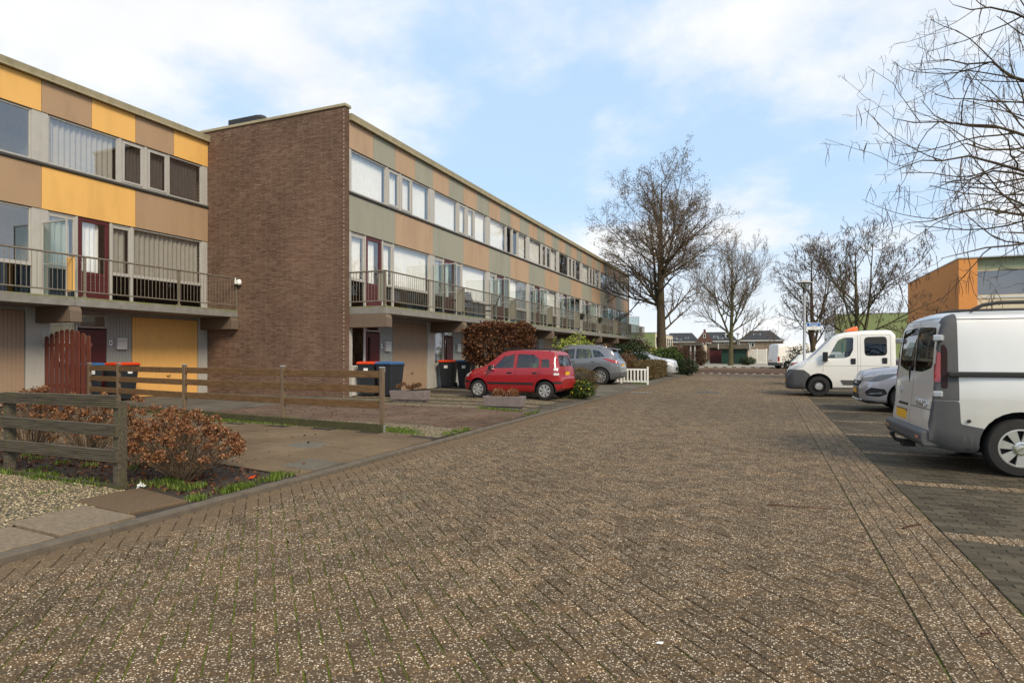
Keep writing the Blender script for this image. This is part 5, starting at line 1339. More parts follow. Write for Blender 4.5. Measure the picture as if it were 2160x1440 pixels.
S['extras'] = [plate(-.006, .50, 'front'), suv_front, mirror_pair(1.32, 1.06, .86, 'paint_suv'), handles(.98, 2.2, 3.0, y=.89, mat='paint_suv')]
make_car(S, 'parked_car', 'silver car with chrome grille facing the road between the two vans', 'car', (2.14, 17.78, 0), 0.0)
# grey one seen from its rear quarter, beyond the red hatchback
S = suv('paint_grey', 4.22, 1.66, 'ten', .36); S['regions'] += [
    ('tail_light', 'lens_red', 'both', rpoly([(3.48, 1.13), (3.64, 1.12), (4.04, 1.04), (4.14, .94), (3.95, .94), (3.70, 1.03)], .02), .008),
    ('rear_cladding', 'grey_plastic', 'both', rpoly([(3.72, .2), (3.80, .50), (4.3, .56), (4.3, .2)], .02), .006),
    ('rear_cladding', 'grey_plastic', 'x+', strip(-.7, .7, .3, .52), .01), ('tail_light', 'lens_red', 'x+', rpoly([(-.78, .92), (-.78, 1.0), (-.45, 1.02), (-.48, .94)], .02), .008), ('tail_light', 'lens_red', 'x+', rpoly([(.78, .92), (.78, 1.0), (.45, 1.02), (.48, .94)], .02), .008)]
S['extras'] = [plate(4.175, .82, 'rear'), mirror_pair(1.35, 1.06, .86, 'paint_grey'), handles(1.0, 2.2, 3.08, y=.89, mat='paint_grey'),
    lambda t: [MB().tube([(1.70, s * .60, 1.60), (1.88, s * .60, 1.68), (3.1, s * .60, 1.68), (3.4, s * .60, 1.57)], .018, 6).build('roof_rail', 'zinc', t, smooth=40) for s in (1, -1)],
    lambda t: MB().prism([(3.58, 1.58), (3.95, 1.53), (3.97, 1.50), (3.70, 1.51)], -.52, .52, 'y').build('spoiler', 'paint_grey', t, bevel=.01),
    lambda t: [MB().tube([(1.45, s * .845, 1.06), (2.3, s * .84, 1.085), (3.05, s * .835, 1.14), (3.60, s * .80, 1.20), (3.32, s * .70, 1.42)], .010, 5).build('window_trim', 'chrome', t, smooth=40) for s in (1, -1)]]
make_car(S, 'parked_car', 'dark grey crossover with silver roof rails parked beyond the red hatchback', 'car', (-9.84, 25.92, .10), 0.0)
# silver one nosing out behind the long hedge, white one behind the pickup
S = suv('paint_lightsilver', 4.1, 1.48); S['regions'] += [('headlight', 'lens_white', 'both', rpoly([(.08, .62), (.12, .74), (.55, .84), (.42, .70)], .02), .006), ('grille', 'ink', 'x-', strip(-.5, .5, .36, .55), .004)]
S['extras'] = [mirror_pair(1.3, 1.02, .86, 'paint_lightsilver')]
make_car(S, 'parked_car', 'silver hatchback with its nose showing beyond the long low hedge', 'car', (-4.9, 37.3, .06), R(180))
S = suv('paint_white', 4.1, 1.50); S['regions'] += [('tail_light', 'lens_red', 'both', rpoly([(3.55, 1.05), (4.0, 1.0), (4.05, .88), (3.8, .90)], .02), .008), ('rear_bumper', 'grey_plastic', 'both', strip(3.75, 4.2, .2, .55), .006)]
S['extras'] = [mirror_pair(1.3, 1.02, .86, 'paint_white')]
make_car(S, 'parked_car', 'pale car with red tail lights half hidden behind the white crew-cab truck', 'car', (5.08, 31.0, 0), R(180))
# white van far off on the cross street
fv = dict(L=5.4, paint='paint_white', wr=.34, ar=.42, wx=(.95, 4.4), wy=.87, wd=.21, style='steel', adz=.02, sig=.035, rr=.16, crown=.04, shoulder=.02, tuck=.985,
    top=[(0, .65), (.1, .95), (.6, 1.25), (.8, 1.4), (1.5, 2.2), (1.8, 2.33), (5.2, 2.33), (5.32, 2.2), (5.37, 1.2), (5.4, .6)],
    w=[(0, .7), (.1, .88), (.4, .97), (5.2, .98), (5.4, .93)], wt=[(0, .6), (.8, .82), (2, .86), (5.4, .88)], bot=[(0, .3), (.1, .26), (5.4, .3)], belt=[(0, .6), (.8, 1.25), (5.4, 1.35)], cab=(1.2, 2.4), seat=.85, seats=(1.8,),
    regions=[('window', 'car_glass', 'both', rpoly([(1.3, 1.38), (1.7, 1.98), (2.1, 2.0), (2.1, 1.4)], .05), -.008), ('tail_light', 'lens_red', 'both', strip(5.2, 5.36, .72, 1.15), .008), ('rear_bumper', 'grey_plastic', 'both', strip(4.85, 5.45, .2, .6), .006), ('rear_bumper', 'grey_plastic', 'x+', strip(-.95, .95, .2, .6), .01)],
    gaps_creases=[('x+', strip(-.008, .008, .6, 2.2)), ('both', strip(4.1, 4.11, .4, 2.1)), ('both', strip(2.9, 2.91, .4, 2.1))], extras=[plate(5.39, .80, 'rear', .5, .11, -.4), mirror_pair(1.3, 1.4, .92, 'black_plastic')])
make_car(fv, 'parked_van', 'plain white panel van parked far off at the end of the street', 'van', (5.45, 65.2, 0), R(206))
# ================================================================== trees, shrubs, grass
class TB:
    """many tapered tubes, built in one go"""
    def __init__(s): s.P = []; s.D = []; s.Rr = []; s.runs = []
    def add(s, pts, rad):
        i0 = len(s.P); n = len(pts)
        for i in range(n):
            a = pts[max(i - 1, 0)]; b = pts[min(i + 1, n - 1)]
            s.P.append(pts[i]); s.D.append((b[0] - a[0], b[1] - a[1], b[2] - a[2])); s.Rr.append(rad[i])
        s.runs.append((i0, n))
    def build(s, name, mat, parent, sides=4):
        if not s.P: return None
        P = np.array(s.P); D = np.array(s.D); D /= (np.linalg.norm(D, axis=1)[:, None] + 1e-9)
        up = np.tile(np.array([0.31, 0.17, 0.93]), (len(P), 1)); A = np.cross(D, up); A /= (np.linalg.norm(A, axis=1)[:, None] + 1e-9); E = np.cross(D, A)
        rr = np.array(s.Rr)[:, None]; V = np.zeros((len(P), sides, 3))
        for k in range(sides):
            q = 2 * math.pi * k / sides; V[:, k] = P + (A * math.cos(q) + E * math.sin(q)) * rr
        idx = np.concatenate([np.arange(i, i + n - 1) for i, n in s.runs]); F = []
        for k in range(sides):
            k2 = (k + 1) % sides; F.append(np.stack([idx * sides + k, idx * sides + k2, (idx + 1) * sides + k2, (idx + 1) * sides + k], 1))
        me = np_mesh(name, V.reshape(-1, 3), np.concatenate(F), mat); me.polygons.foreach_set('use_smooth', [True] * len(me.polygons))
        return mk(name, me, parent)
def vnorm(a): l = math.sqrt(a[0] ** 2 + a[1] ** 2 + a[2] ** 2) or 1e-9; return (a[0] / l, a[1] / l, a[2] / l)
class Tree:
    def __init__(s, seed, spec): s.r = random.Random(seed); s.S = spec; s.big = TB(); s.fine = TB(); s.tips = []
    def side(s, d, ang):
        r = s.r; t = (r.gauss(0, 1), r.gauss(0, 1), r.gauss(0, 1)); k = t[0] * d[0] + t[1] * d[1] + t[2] * d[2]
        p = vnorm((t[0] - k * d[0], t[1] - k * d[1], t[2] - k * d[2])); c, q = math.cos(ang), math.sin(ang)
        return vnorm((d[0] * c + p[0] * q, d[1] * c + p[1] * q, d[2] * c + p[2] * q))
    def path(s, p, d, L, r0, r1, n, wig, grav):
        pts = [p]; rad = [r0]; r = s.r
        for i in range(n):
            d = vnorm((d[0] + r.gauss(0, wig), d[1] + r.gauss(0, wig), d[2] + r.gauss(0, wig) + grav)); q = pts[-1]; st = L / n
            pts.append((q[0] + d[0] * st, q[1] + d[1] * st, q[2] + d[2] * st)); rad.append(r0 + (r1 - r0) * ((i + 1) / n) ** .8)
        return pts, rad, d
    def grow(s, pts, rad, L, lvl):
        S = s.S; (s.big if lvl < S['fine_from'] else s.fine).add(pts, rad)
        if lvl >= S['levels']:
            s.tips.append((pts[-1], vnorm(tuple(b - a for a, b in zip(pts[-2], pts[-1]))))); 
            if len(pts) > 2: s.tips.append((pts[len(pts) // 2], (0, 0, -1)))
            return
        n = len(pts) - 1; nb = max(2, int(round(S['nb'][lvl] * (L / S['ref'][lvl]))))
        for k in range(nb):
            t = S['t0'][lvl] + (1 - S['t0'][lvl]) * (k + s.r.random()) / nb; f = t * n; i = min(int(f), n - 1); u = f - i
            p = tuple(pts[i][a] * (1 - u) + pts[i + 1][a] * u for a in range(3)); rr = rad[i] * (1 - u) + rad[i + 1] * u
            d = vnorm(tuple(pts[i + 1][a] - pts[i][a] for a in range(3)))
            dd = s.side(d, R(s.r.uniform(*S['ang'][lvl]))); l2 = L * S['ratio'][lvl] * (1.12 - .62 * t) * s.r.uniform(.7, 1.25)
            l2 = max(l2, S['minl'][lvl]); r0 = min(rr * .72, S['rmax'][lvl]); r0 = max(r0, S['rmin'])
            P, Q, _ = s.path(p, dd, l2, r0, max(r0 * .35, S['rmin'] * .8), S['seg'][lvl], S['wig'][lvl], S['grav'][lvl]); s.grow(P, Q, l2, lvl + 1)
BASE = dict(levels=4, fine_from=3, nb=(0, 8, 6, 4), ref=(1, 4.0, 1.6, .7), t0=(.2, .22, .2, .2), ang=((40, 70), (30, 62), (28, 65), (25, 60)), ratio=(.5, .42, .42, .45), minl=(1, .5, .3, .2), rmax=(.2, .06, .025, .012), rmin=.007, seg=(8, 6, 4, 3), wig=(.05, .10, .13, .16), grav=(.03, .06, .05, .03))
def make_tree(name, label, loc, H, r0, env, seed, nl, bark, twigm, spec=None, lean=(0, 0), fork=None, elev=(25, 62), zmin=.2, leaf=None, group='trees along the street'):
    S = dict(BASE); S.update(spec or {}); T = Tree(seed, S); t = thing(name, label, 'tree', loc, 0, group)
    r = T.r; n = 14; pts = []; rad = []
    for i in range(n + 1):
        f = i / n; pts.append((lean[0] * f * H + .05 * H * .15 * math.sin(3.1 * f + seed), lean[1] * f * H + .05 * H * .12 * math.sin(2.3 * f + 1 + seed), f * H * .96 - (.1 if i == 0 else 0))); rad.append(r0 * (1.25 if i == 0 else 1) * (1 - f) ** .85 + .012)
    T.big.add(pts, rad); trunks = [(pts, rad)]
    for fz, fa, fl, fr in (fork or ()):     # extra leaders
        i = int(fz * n); p = pts[i]; d = vnorm((math.cos(fa) * .30, math.sin(fa) * .30, 1)); L = H * fl
        P, Q, _ = T.path(p, d, L, rad[i] * fr, .02, 10, .05, .05); T.big.add(P, Q); trunks.append((P, Q))
    for k in range(nl):
        P, Q = trunks[k % len(trunks)]; m = len(P) - 1
        zf = zmin + (1 - zmin) * ((k // len(trunks)) + r.random()) / max(1, nl / len(trunks)); zf = min(zf, .97)
        if len(trunks) > 1 and k % len(trunks): zf = max(0.12, (zf - zmin) / (1 - zmin))
        f = zf * m; i = min(int(f), m - 1); u = f - i; p = tuple(P[i][a] * (1 - u) + P[i + 1][a] * u for a in range(3)); rr = Q[i] * (1 - u) + Q[i + 1] * u
        hf = p[2] / H; L = np.interp(hf, [a for a, b in env], [b for a, b in env]) * r.uniform(.78, 1.12)
        az = k * 2.39996 + r.uniform(-.4, .4); e = R(np.interp(hf, [0, 1], elev) + r.uniform(-8, 8)); d = (math.cos(az) * math.cos(e), math.sin(az) * math.cos(e), math.sin(e))
        q0 = max(.02, min(rr * .6, .018 * L + .02)); A, B, _ = T.path(p, d, L, q0, .012, 9, S['wig'][0] + .03, S['grav'][0]); T.grow(A, B, L, 1)
    T.big.build('trunk', bark, t, 6)
    T.fine.build('crown', twigm, t, 3)
    if leaf:
        nm, mt, per, size, spread, dr, asp = leaf; P = np.array([p for p, d in T.tips for _ in range(per)]); P = P + nr.normal(size=P.shape) * spread
        leaf_quads(nm, t, mt, P, size, droop=dr, aspect=asp)
    return t, T
make_tree('alder_tree', 'tall broad tree with brown leaf clusters at the end of the terrace', (-7.35, 47.6, 0), 15.6, .40, [(0, 2), (.18, 4.6), (.3, 5.8), (.5, 5.6), (.7, 4.8), (.85, 3.4), (1, 1.4)], 3, 46, 'bark', 'twig',
    spec=dict(nb=(0, 9, 6, 3), rmin=.009), fork=((.34, 2.9, .5, .7), (.45, 6.0, .42, .6)), elev=(16, 52), zmin=.17, leaf=('leaf_cluster', 'leaf_alder', 2, .085, .13, .2, 1.6))
make_tree('street_tree', 'slender bare tree with mossy trunk in front of the green garage', (-3.68, 74.2, .05), 14.0, .26, [(0, 2), (.2, 5.4), (.4, 6.4), (.7, 5.0), (1, 1.5)], 12, 40, 'bark_green', 'twig_pale',
    spec=dict(nb=(0, 9, 6, 3), rmin=.010, ang=((40, 70), (22, 48), (22, 50), (20, 50)), grav=(.05, .10, .08, .05)), fork=((.26, 3.3, .62, .7), (.34, .4, .5, .6)), elev=(24, 66), zmin=.18)
make_tree('street_tree', 'bare tree behind the street name sign', (2.85, 44.6, 0), 8.2, .17, [(0, 1.5), (.25, 3.4), (.5, 3.4), (.8, 2.4), (1, 1.0)], 21, 26, 'bark', 'twig',
    spec=dict(nb=(0, 7, 5, 3), rmin=.008, ref=(1, 2.6, 1.2, .6)), fork=((.25, 0.6, .65, .7), (.25, 3.4, .6, .65)), elev=(30, 70), zmin=.24, leaf=('seed_pod', 'pod', 1, .15, .05, 2.0, 6.0))
t4, T4 = make_tree('street_tree', 'bare tree with hanging pods in front of the moss green wall', (4.55, 37.6, 0), 7.4, .15, [(0, 1.5), (.25, 3.6), (.5, 4.2), (.8, 3.0), (1, 1.0)], 33, 24, 'bark_green', 'twig',
    spec=dict(nb=(0, 7, 5, 3), rmin=.0075, ref=(1, 2.8, 1.2, .6)), fork=((.2, 5.9, .85, .85), (.3, 3.0, .6, .6)), elev=(18, 62), zmin=.26, leaf=('seed_pod', 'pod', 1, .26, .06, 3.0, 9.0))
# near tree at the right edge, its boughs reaching into the frame
def at_d(px, py, d):
    l = (px - 1080) / 1280 * d; return (-SN * d + CS * l, CS * d + SN * l, 1.42 + (746 - py) / 1280 * d)
def near_tree():
    base = (7.3, 13.9); t = thing('pod_tree', 'near bare tree with long hanging pods reaching in from the right edge', 'tree', (base[0], base[1], 0), 0, 'trees along the street')
    S = dict(BASE); S.update(levels=4, fine_from=3, nb=(0, 7.5, 4.0, 1.7), ref=(1, 4.5, 1.5, .6), t0=(.2, .30, .2, .2), ang=((40, 70), (25, 55), (30, 70), (30, 70)), ratio=(.5, .36, .45, .5), rmax=(.2, .018, .008, .0045), rmin=.003, seg=(8, 7, 5, 4), wig=(.05, .13, .17, .2), grav=(.0, .03, .035, .02), minl=(1, .5, .25, .12))
    T = Tree(4, S); T.big.add([(0, 0, -.1), (.03, .02, .8), (-.02, .05, 1.7), (-.05, .03, 2.5)], [.24, .18, .165, .16])
    ends = [(1885, 360, 9.6), (1885, 250, 10.4), (1915, 470, 9.2), (1950, 130, 10.8), (2010, 10, 10.2), (1985, 545, 9.3), (2080, -90, 11.0), (1990, 320, 8.9), (2180, -200, 10.0), (1965, 400, 11.2)]
    for k, (px, py, d) in enumerate(ends):
        E_ = at_d(px, py, d); E_ = (E_[0] - base[0], E_[1] - base[1], E_[2]); s0 = (-.05, .03, 2.2 + .06 * (k % 5))
        L = math.dist(s0, E_); up = 1.25 if E_[2] > 4 else .9
        c1 = (s0[0] + (E_[0] - s0[0]) * .3, s0[1] + (E_[1] - s0[1]) * .3, s0[2] + max(E_[2] - s0[2], .6) * .62 + up * .5); c2 = (s0[0] + (E_[0] - s0[0]) * .68, s0[1] + (E_[1] - s0[1]) * .68, E_[2] + (.55 if E_[2] < 5 else -.1))
        pts = []; rad = []
        for i in range(15):
            u = i / 14; w = [(1 - u) ** 3, 3 * u * (1 - u) ** 2, 3 * u * u * (1 - u), u ** 3]
            j = .05 * math.sin(9 * u + k * 2.1) * (u * (1 - u) * 4); pts.append(tuple(w[0] * s0[a] + w[1] * c1[a] + w[2] * c2[a] + w[3] * E_[a] + (T.r.gauss(0, .035) if 0 < i < 14 else 0) + j * (a == 2) for a in range(3))); rad.append(.040 * (1 - u) ** .8 + .0045)
        T.grow(pts, rad, L, 1)
    for k in range(9):      # the far side of the crown
        az = R(-60 + k * 25); e = R(30 + 25 * T.r.random()); P, Q, _ = T.path((0, 0, 2.4), (math.cos(az) * math.cos(e), math.sin(az) * math.cos(e), math.sin(e)), 4.6, .075, .008, 11, .08, -.01); T.grow(P, Q, 4.6, 1)
    T.big.build('trunk', 'bark', t, 6); T.fine.build('crown', 'twig', t, 4)
    pod = TB(); tips = T.tips[:]; T.r.shuffle(tips); cnt = 0
    for p, d in tips:
        if cnt > 900: break
        if T.r.random() < .5: continue
        for q in range(T.r.choice((1, 1, 2, 3))):
            L = T.r.uniform(.20, .42); a = T.r.uniform(0, 6.28); lx, ly = math.cos(a) * .10, math.sin(a) * .10
            x, y, z = p; pts = [(x, y, z), (x + lx * .4, y + ly * .4, z - L * .35), (x + lx * .7, y + ly * .7, z - L * .7), (x + lx * .6, y + ly * .6, z - L)]
            pod.add(pts, [.0022, .0045, .0045, .002]); cnt += 1
    stuff(pod.build('hanging_pods', 'pod', t, 4))
near_tree()

# ---- shrubs and hedges
def blob_points(n, c, r, shellk=.55):
    P = nr.normal(size=(n, 3)); P /= np.linalg.norm(P, axis=1)[:, None]; k = (shellk + (1 - shellk) * nr.rand(n)) ** 1.0
    lob = 1 + .16 * np.sin(3.1 * P[:, 0] * 2 + c[0]) * np.cos(2.7 * P[:, 1] * 2 + c[1]) + .08 * np.sin(7 * P[:, 2] + 5 * P[:, 0])
    return np.array(c) + P * (k * lob)[:, None] * np.array(r)
def shrub(name, label, loc, r, h, mat, n, size, cat='shrub', group='shrubs in the front gardens', stem='twig', droop=0.0, z0=.0, aspect=1.6):
    t = thing(name, label, cat, loc, 0, group)
    P = blob_points(n, (0, 0, z0 + (h - z0) * .5), (r, r * .95, (h - z0) * .55)); P = P[P[:, 2] > .03]
    leaf_quads('foliage', t, mat, P, size, droop=droop, aspect=aspect); T = TB()
    for k in range(26):
        a = rnd.uniform(0, 6.28); q = r * rnd.uniform(.2, .85); T.add([(rnd.gauss(0, .06), rnd.gauss(0, .06), -.03), (math.cos(a) * q * .45, math.sin(a) * q * .45, h * .45), (math.cos(a) * q, math.sin(a) * q, h * rnd.uniform(.7, .98))], [.014, .010, .004])
    T.build('stems', stem, t, 4); return t
def hedge(name, label, x0, x1, y0, y1, z0, z1, mat, n, size, group='clipped hedges', stemz=None, stem='twig'):
    t = thing(name, label, 'hedge', ((x0 + x1) / 2, (y0 + y1) / 2, 0), 0, group); a, b, c = (x1 - x0) / 2, (y1 - y0) / 2, (z1 - z0) / 2
    P = nr.uniform(-1, 1, size=(n, 3)); ax = nr.randint(0, 3, n); m = nr.rand(n) < .75
    for q in range(3):
        s = m & (ax == q); P[s, q] = np.sign(P[s, q]) * (1 - .12 * nr.rand(s.sum()))
    P *= (1 + .07 * np.sin(5 * P[:, [1, 2, 0]] + x0) + .05 * np.sin(11 * P[:, [2, 0, 1]] + y0))
    e = np.sort(np.abs(P), axis=1); k = np.clip((e[:, 1] - .7) / .3, 0, 1); P *= (1 - .16 * k)[:, None]
    P = P * np.array([a, b, c]) + np.array([0, 0, (z0 + z1) / 2]); leaf_quads('foliage', t, mat, P, size)
    T = TB(); ns = int((x1 - x0 + y1 - y0) * 9)
    for k in range(ns):
        x, y = rnd.uniform(-a * .85, a * .85), rnd.uniform(-b * .7, b * .7); T.add([(x, y, .0), (x + rnd.gauss(0, .08), y + rnd.gauss(0, .06), z0 + .3 * (z1 - z0)), (x + rnd.gauss(0, .22), y + rnd.gauss(0, .15), z0 + (z1 - z0) * rnd.uniform(.7, .97))], [.020, .013, .004])
        for q in range(3): 
            zz_ = rnd.uniform(.35, z1 - .1); T.add([(x, y, zz_), (x + rnd.gauss(0, .25), y + rnd.gauss(0, .15), zz_ + rnd.uniform(.1, .4))], [.007, .003])
    T.build('stems', stem, t, 4); return t
G0 = .1
hedge('beech_hedge', 'tall brown-leaved hedge with bare stems behind the red hatchback', -10.0, -7.45, 19.3, 20.1, 1.05, 2.5, 'leaf_beech', 15000, .085)
hedge('low_hedge', 'small clipped tan hedge right behind the red hatchback', -8.6, -4.98, 18.2, 19.0, .15, .96, 'leaf_hedge', 18000, .035)
hedge('low_hedge', 'long low tan hedge beyond the white picket fence', -6.3, -5.2, 30.6, 36.2, .15, 1.06, 'leaf_hedge', 15000, .06)
hedge('low_hedge', 'short tan hedge running back behind the white picket fence', -9.5, -6.2, 28.2, 29.0, .15, 1.1, 'leaf_hedge', 7000, .06)
shrub('lime_shrub', 'yellow-green leafy shrub behind the grey crossover', (-8.7, 28.6, G0), 1.12, 2.15, 'leaf_lime', 3200, .17, droop=.5, aspect=2.4)
shrub('dark_bush', 'dense dark green bush in front of the terrace beyond the grey crossover', (-7.1, 34.2, G0), 1.15, 1.95, 'leaf_dark', 5200, .10)
shrub('brown_shrub', 'rust-brown shrub between the crossover and the dark bush', (-6.9, 31.8, G0), .85, 1.35, 'leaf_rust', 3000, .07)
shrub('green_bush', 'yellowish green bush above the silver hatchback nose', (-6.3, 42.6, G0), 1.15, 1.7, 'leaf_green', 3400, .15, droop=.3)
shrub('lime_shrub', 'small lime-topped bush beside the big tree trunk', (-7.3, 43.9, G0), .9, 1.75, 'leaf_lime', 1600, .13, droop=.4)
shrub('dark_bush', 'low dark bush at the far corner of the street', (-4.85, 41.3, 0), .85, 1.05, 'leaf_dark', 3000, .09)
shrub('brown_shrub', 'reddish brown shrub behind the big tree', (-10.2, 51.5, 0), 1.7, 2.6, 'leaf_rusty', 5000, .12)
shrub('brown_shrub', 'brown shrub in front of the carport', (-7.9, 60.5, 0), 1.5, 2.2, 'leaf_rusty', 4000, .12)
shrub('brown_shrub', 'dark reddish shrub left of the garages', atY(1478, 70) and (atY(1478, 71), 71, .07), .8, 1.9, 'leaf_rusty', 2200, .12)
shrub('dark_bush', 'low green bush at the foot of the mossy tree', (atY(1576, 77), 77, .07), 1.05, .95, 'leaf_dark', 2200, .11)
shrub('green_bush', 'dark leafy bush behind the far car on the right', (1.95, 41.0, 0), .95, 1.9, 'leaf_dark', 2200, .09)
shrub('flowering_bush', 'low bush with yellow flowers behind the red hatchback', (-5.12, 17.6, .07), .42, .52, 'leaf_green', 2200, .065)
fb = bpy.data.objects['flowering_bush']; P = blob_points(70, (0, 0, .30), (.42, .4, .27), .95); leaf_quads('petals', fb, 'petal_yellow', P[P[:, 2] > .12], .05)
tb_, _ = make_tree('bare_shrub', 'wide bare shrub in front of the far right brick house', (atY(1632, 100), 100, 0), 4.3, .10, [(0, 1.5), (.3, 3.0), (.7, 2.4), (1, 1)], 50, 16, 'twig', 'twig_pale', spec=dict(nb=(0, 6, 5, 3), rmin=.012), elev=(25, 65), zmin=.1, group='shrubs in the front gardens')

# ---- dried hydrangeas
def hydrangea(label, loc, rx, ry, h, heads, seed, z0=0.0):
    t = thing('hydrangea_bush', label, 'shrub', loc, 0, 'dried hydrangeas'); r = random.Random(seed); st = TB(); P = []
    for k in range(heads):
        a = r.uniform(0, 6.283); q = math.sqrt(r.random()); x, y = math.cos(a) * q * rx, math.sin(a) * q * ry; z = h * (1 - .55 * q * q) * r.uniform(.72, 1.0)
        b = (x * .16 + r.gauss(0, .03), y * .16 + r.gauss(0, .03), z0); st.add([b, (x * .5 + r.gauss(0, .03), y * .5 + r.gauss(0, .03), z * .45), (x * .85, y * .85, z * .82), (x, y, z)], [.006, .005, .004, .003])
        if r.random() < .6: st.add([(x * .5, y * .5, z * .45), (x * .6 + r.gauss(0, .12), y * .6 + r.gauss(0, .12), z * .8)], [.004, .002])
        hr = r.uniform(.024, .055); n = int(70 * (hr / .045) ** 2); Q = nr.normal(size=(n, 3)); Q /= np.linalg.norm(Q, axis=1)[:, None]; Q[:, 2] *= .62
        P.append(np.array([x, y, z]) + Q * hr * (.75 + .3 * nr.rand(n))[:, None])
        m = 5; P.append(np.array([x * .8, y * .8, z * .75]) + nr.normal(size=(m, 3)) * .06)
    st.build('stems', 'twig_pale', t, 4); leaf_quads('flower_heads', t, 'leaf_dry', np.concatenate(P), .024, aspect=1.2); return t
hydrangea('large dried brown hydrangea right of the weathered fence', (-5.78, 4.66, .07), .72, .55, .78, 150, 1)
hydrangea('dried hydrangea just behind the weathered fence post', (-6.75, 4.95, .09), .62, .4, .86, 70, 2)
hydrangea('dried hydrangea behind the middle of the weathered fence', (-7.8, 4.95, .1), .65, .42, .88, 80, 3)
hydrangea('dried hydrangea at the left edge behind the weathered fence', (-8.95, 4.95, .1), .68, .45, .90, 80, 4)

# ---- grass, weeds, fallen leaves
def blades(label, pts, h, mat='grass', name='grass_tufts', w=.006):
    v = []; f = []
    for x, y in pts:
        a = rnd.uniform(0, 6.28); hh = h * rnd.uniform(.4, 1.2); l = hh * rnd.uniform(.1, .7); dx, dy = math.cos(a), math.sin(a); z = (yz(x) if x < -4.7 else 0) - .005; b = len(v); ww = w * rnd.uniform(.6, 1.3)
        v += [(x - dy * ww, y + dx * ww, z), (x + dy * ww, y - dx * ww, z), (x + dx * l * .5 + dy * ww * .7, y + dy * l * .5 - dx * ww * .7, z + hh * .7), (x + dx * l, y + dy * l, z + hh)]; f.append((b, b + 1, b + 2, b + 3))
    o = mk(name, np_mesh(name, v, f, mat)); tag(o, label, 'grass', kind='stuff'); return o
def cluster(n, boxes, k=30, s=.06):
    out = []
    for x0, x1, y0, y1, wgt in boxes:
        for _ in range(int(n * wgt / k)):
            cx, cy = rnd.uniform(x0, x1), rnd.uniform(y0, y1)
            out += [(cx + rnd.gauss(0, s), cy + rnd.gauss(0, s)) for _ in range(k)]
    return out
pts = cluster(2600, [(-5.0, -4.9, 4.1, 5.2, .30), (-5.9, -5.2, 4.2, 4.5, .22), (-8.5, -6.1, 3.95, 4.15, .35), (-9.5, -6, 4.3, 5.1, .12), (-5.05, -4.9, 5.2, 5.4, .05)], 40, .045)
blades('fresh green weeds and grass edging the hydrangea bed', [p for p in pts if p[0] < -4.87], .055)
pts = cluster(12000, [(-11.5, -5.6, 8.72, 9.15, .8), (-6.0, -5.1, 8.55, 8.75, .08), (-12.5, -9, 9.1, 9.8, .25)], 60, .09)
blades('moss and short grass along the brown rail fence', [p for p in pts if p[1] > 8.66], .045)
pts = cluster(2400, [(-5.0, -4.88, 8.6, 9.8, .12), (-6.3, -5.3, 13.0, 13.15, .35), (-4.95, -4.87, 12.6, 13.4, .1), (-5.6, -4.95, 17.2, 18.0, .15), (-5.4, -4.9, 26.6, 27.6, .3)], 30, .05)
blades('little grass tufts along the edges of the drives', [p for p in pts if p[0] < -4.86], .07)
pts = cluster(900, [(-9, -5.6, 2.4, 3.9, 1.0)], 22, .05)
blades('weeds sprouting through the gravel drive', pts, .03)
def litter(label, P, size, mat='leaf_litter'):
    P = np.array(P); P[:, 2] += .008; o = leaf_quads('fallen_leaves', None, mat, P, size, flat=.85); tag(o, label, 'leaves', kind='stuff')
litter('brown fallen leaves on the soil under the hydrangeas', [(x, y, yz(x)) for x, y in [(rnd.uniform(-9.5, -5.0), rnd.uniform(4.15, 5.3)) for _ in range(1100)]], .05)
litter('scattered dead leaves on the drives', [(x, y, yz(x) + .014) for x, y in [(rnd.uniform(-11, -4.95), rnd.uniform(8.7, 17.5)) for _ in range(420)] + [(rnd.uniform(-10, -5), rnd.uniform(5.5, 8.5)) for _ in range(30)]], .045)
litter('a few dead leaves and bits lying on the road', [(rnd.uniform(-4.4, 5), rnd.uniform(3, 20), .003) for _ in range(70)], .03)
# ================================================================== fences, bins, lamps and small things
def grooved_rail(L, h=.125, th=.032, n=6):
    """a decking-board rail along local x with grooves on its street side (-y)"""
    prof = [(0, 0)]
    for k in range(n):
        a = h * k / n; b = h * (k + 1) / n; prof += [(-th + .006, a + .002), (-th, a + .006), (-th, b - .006), (-th + .006, b - .002)]
    prof += [(0, h)]
    m = MB(); m.prism([(p[0], p[1]) for p in prof], 0, L, 'x'); return m
def post(m, x, y, z0, z1, w): m.box(x - w / 2, x + w / 2, y - w / 2, y + w / 2, z0, z1)
# weathered fence in the foreground
t = thing('rail_fence', 'weathered grey fence of ridged rails in the left foreground', 'fence', (-5.93, 4.07, .09), math.pi - .04)
# local x runs left along the fence, so the street side is +y
for k, x in enumerate((0.0, 1.97, 3.95, 5.9)):
    m = MB(); post(m, x, 0, -.15, .80 if k else .86, .09); m.build('post', 'wood_old', t, bevel=.006)
for z in (.77, .50, .245):
    for a, b in ((-.05, 1.95), (1.955, 3.94), (3.945, 5.95)):
        m = grooved_rail(b - a); o = m.build('rail', 'wood_old', t); o.location = (b, .046, z + rnd.gauss(0, .004)); o.rotation_euler = (0, rnd.gauss(0, .004), math.pi)
m = MB(); m.box(-.1, 3.2, .03, .075, -.12, .035); m.build('edging_board', 'wood_mossy', t)
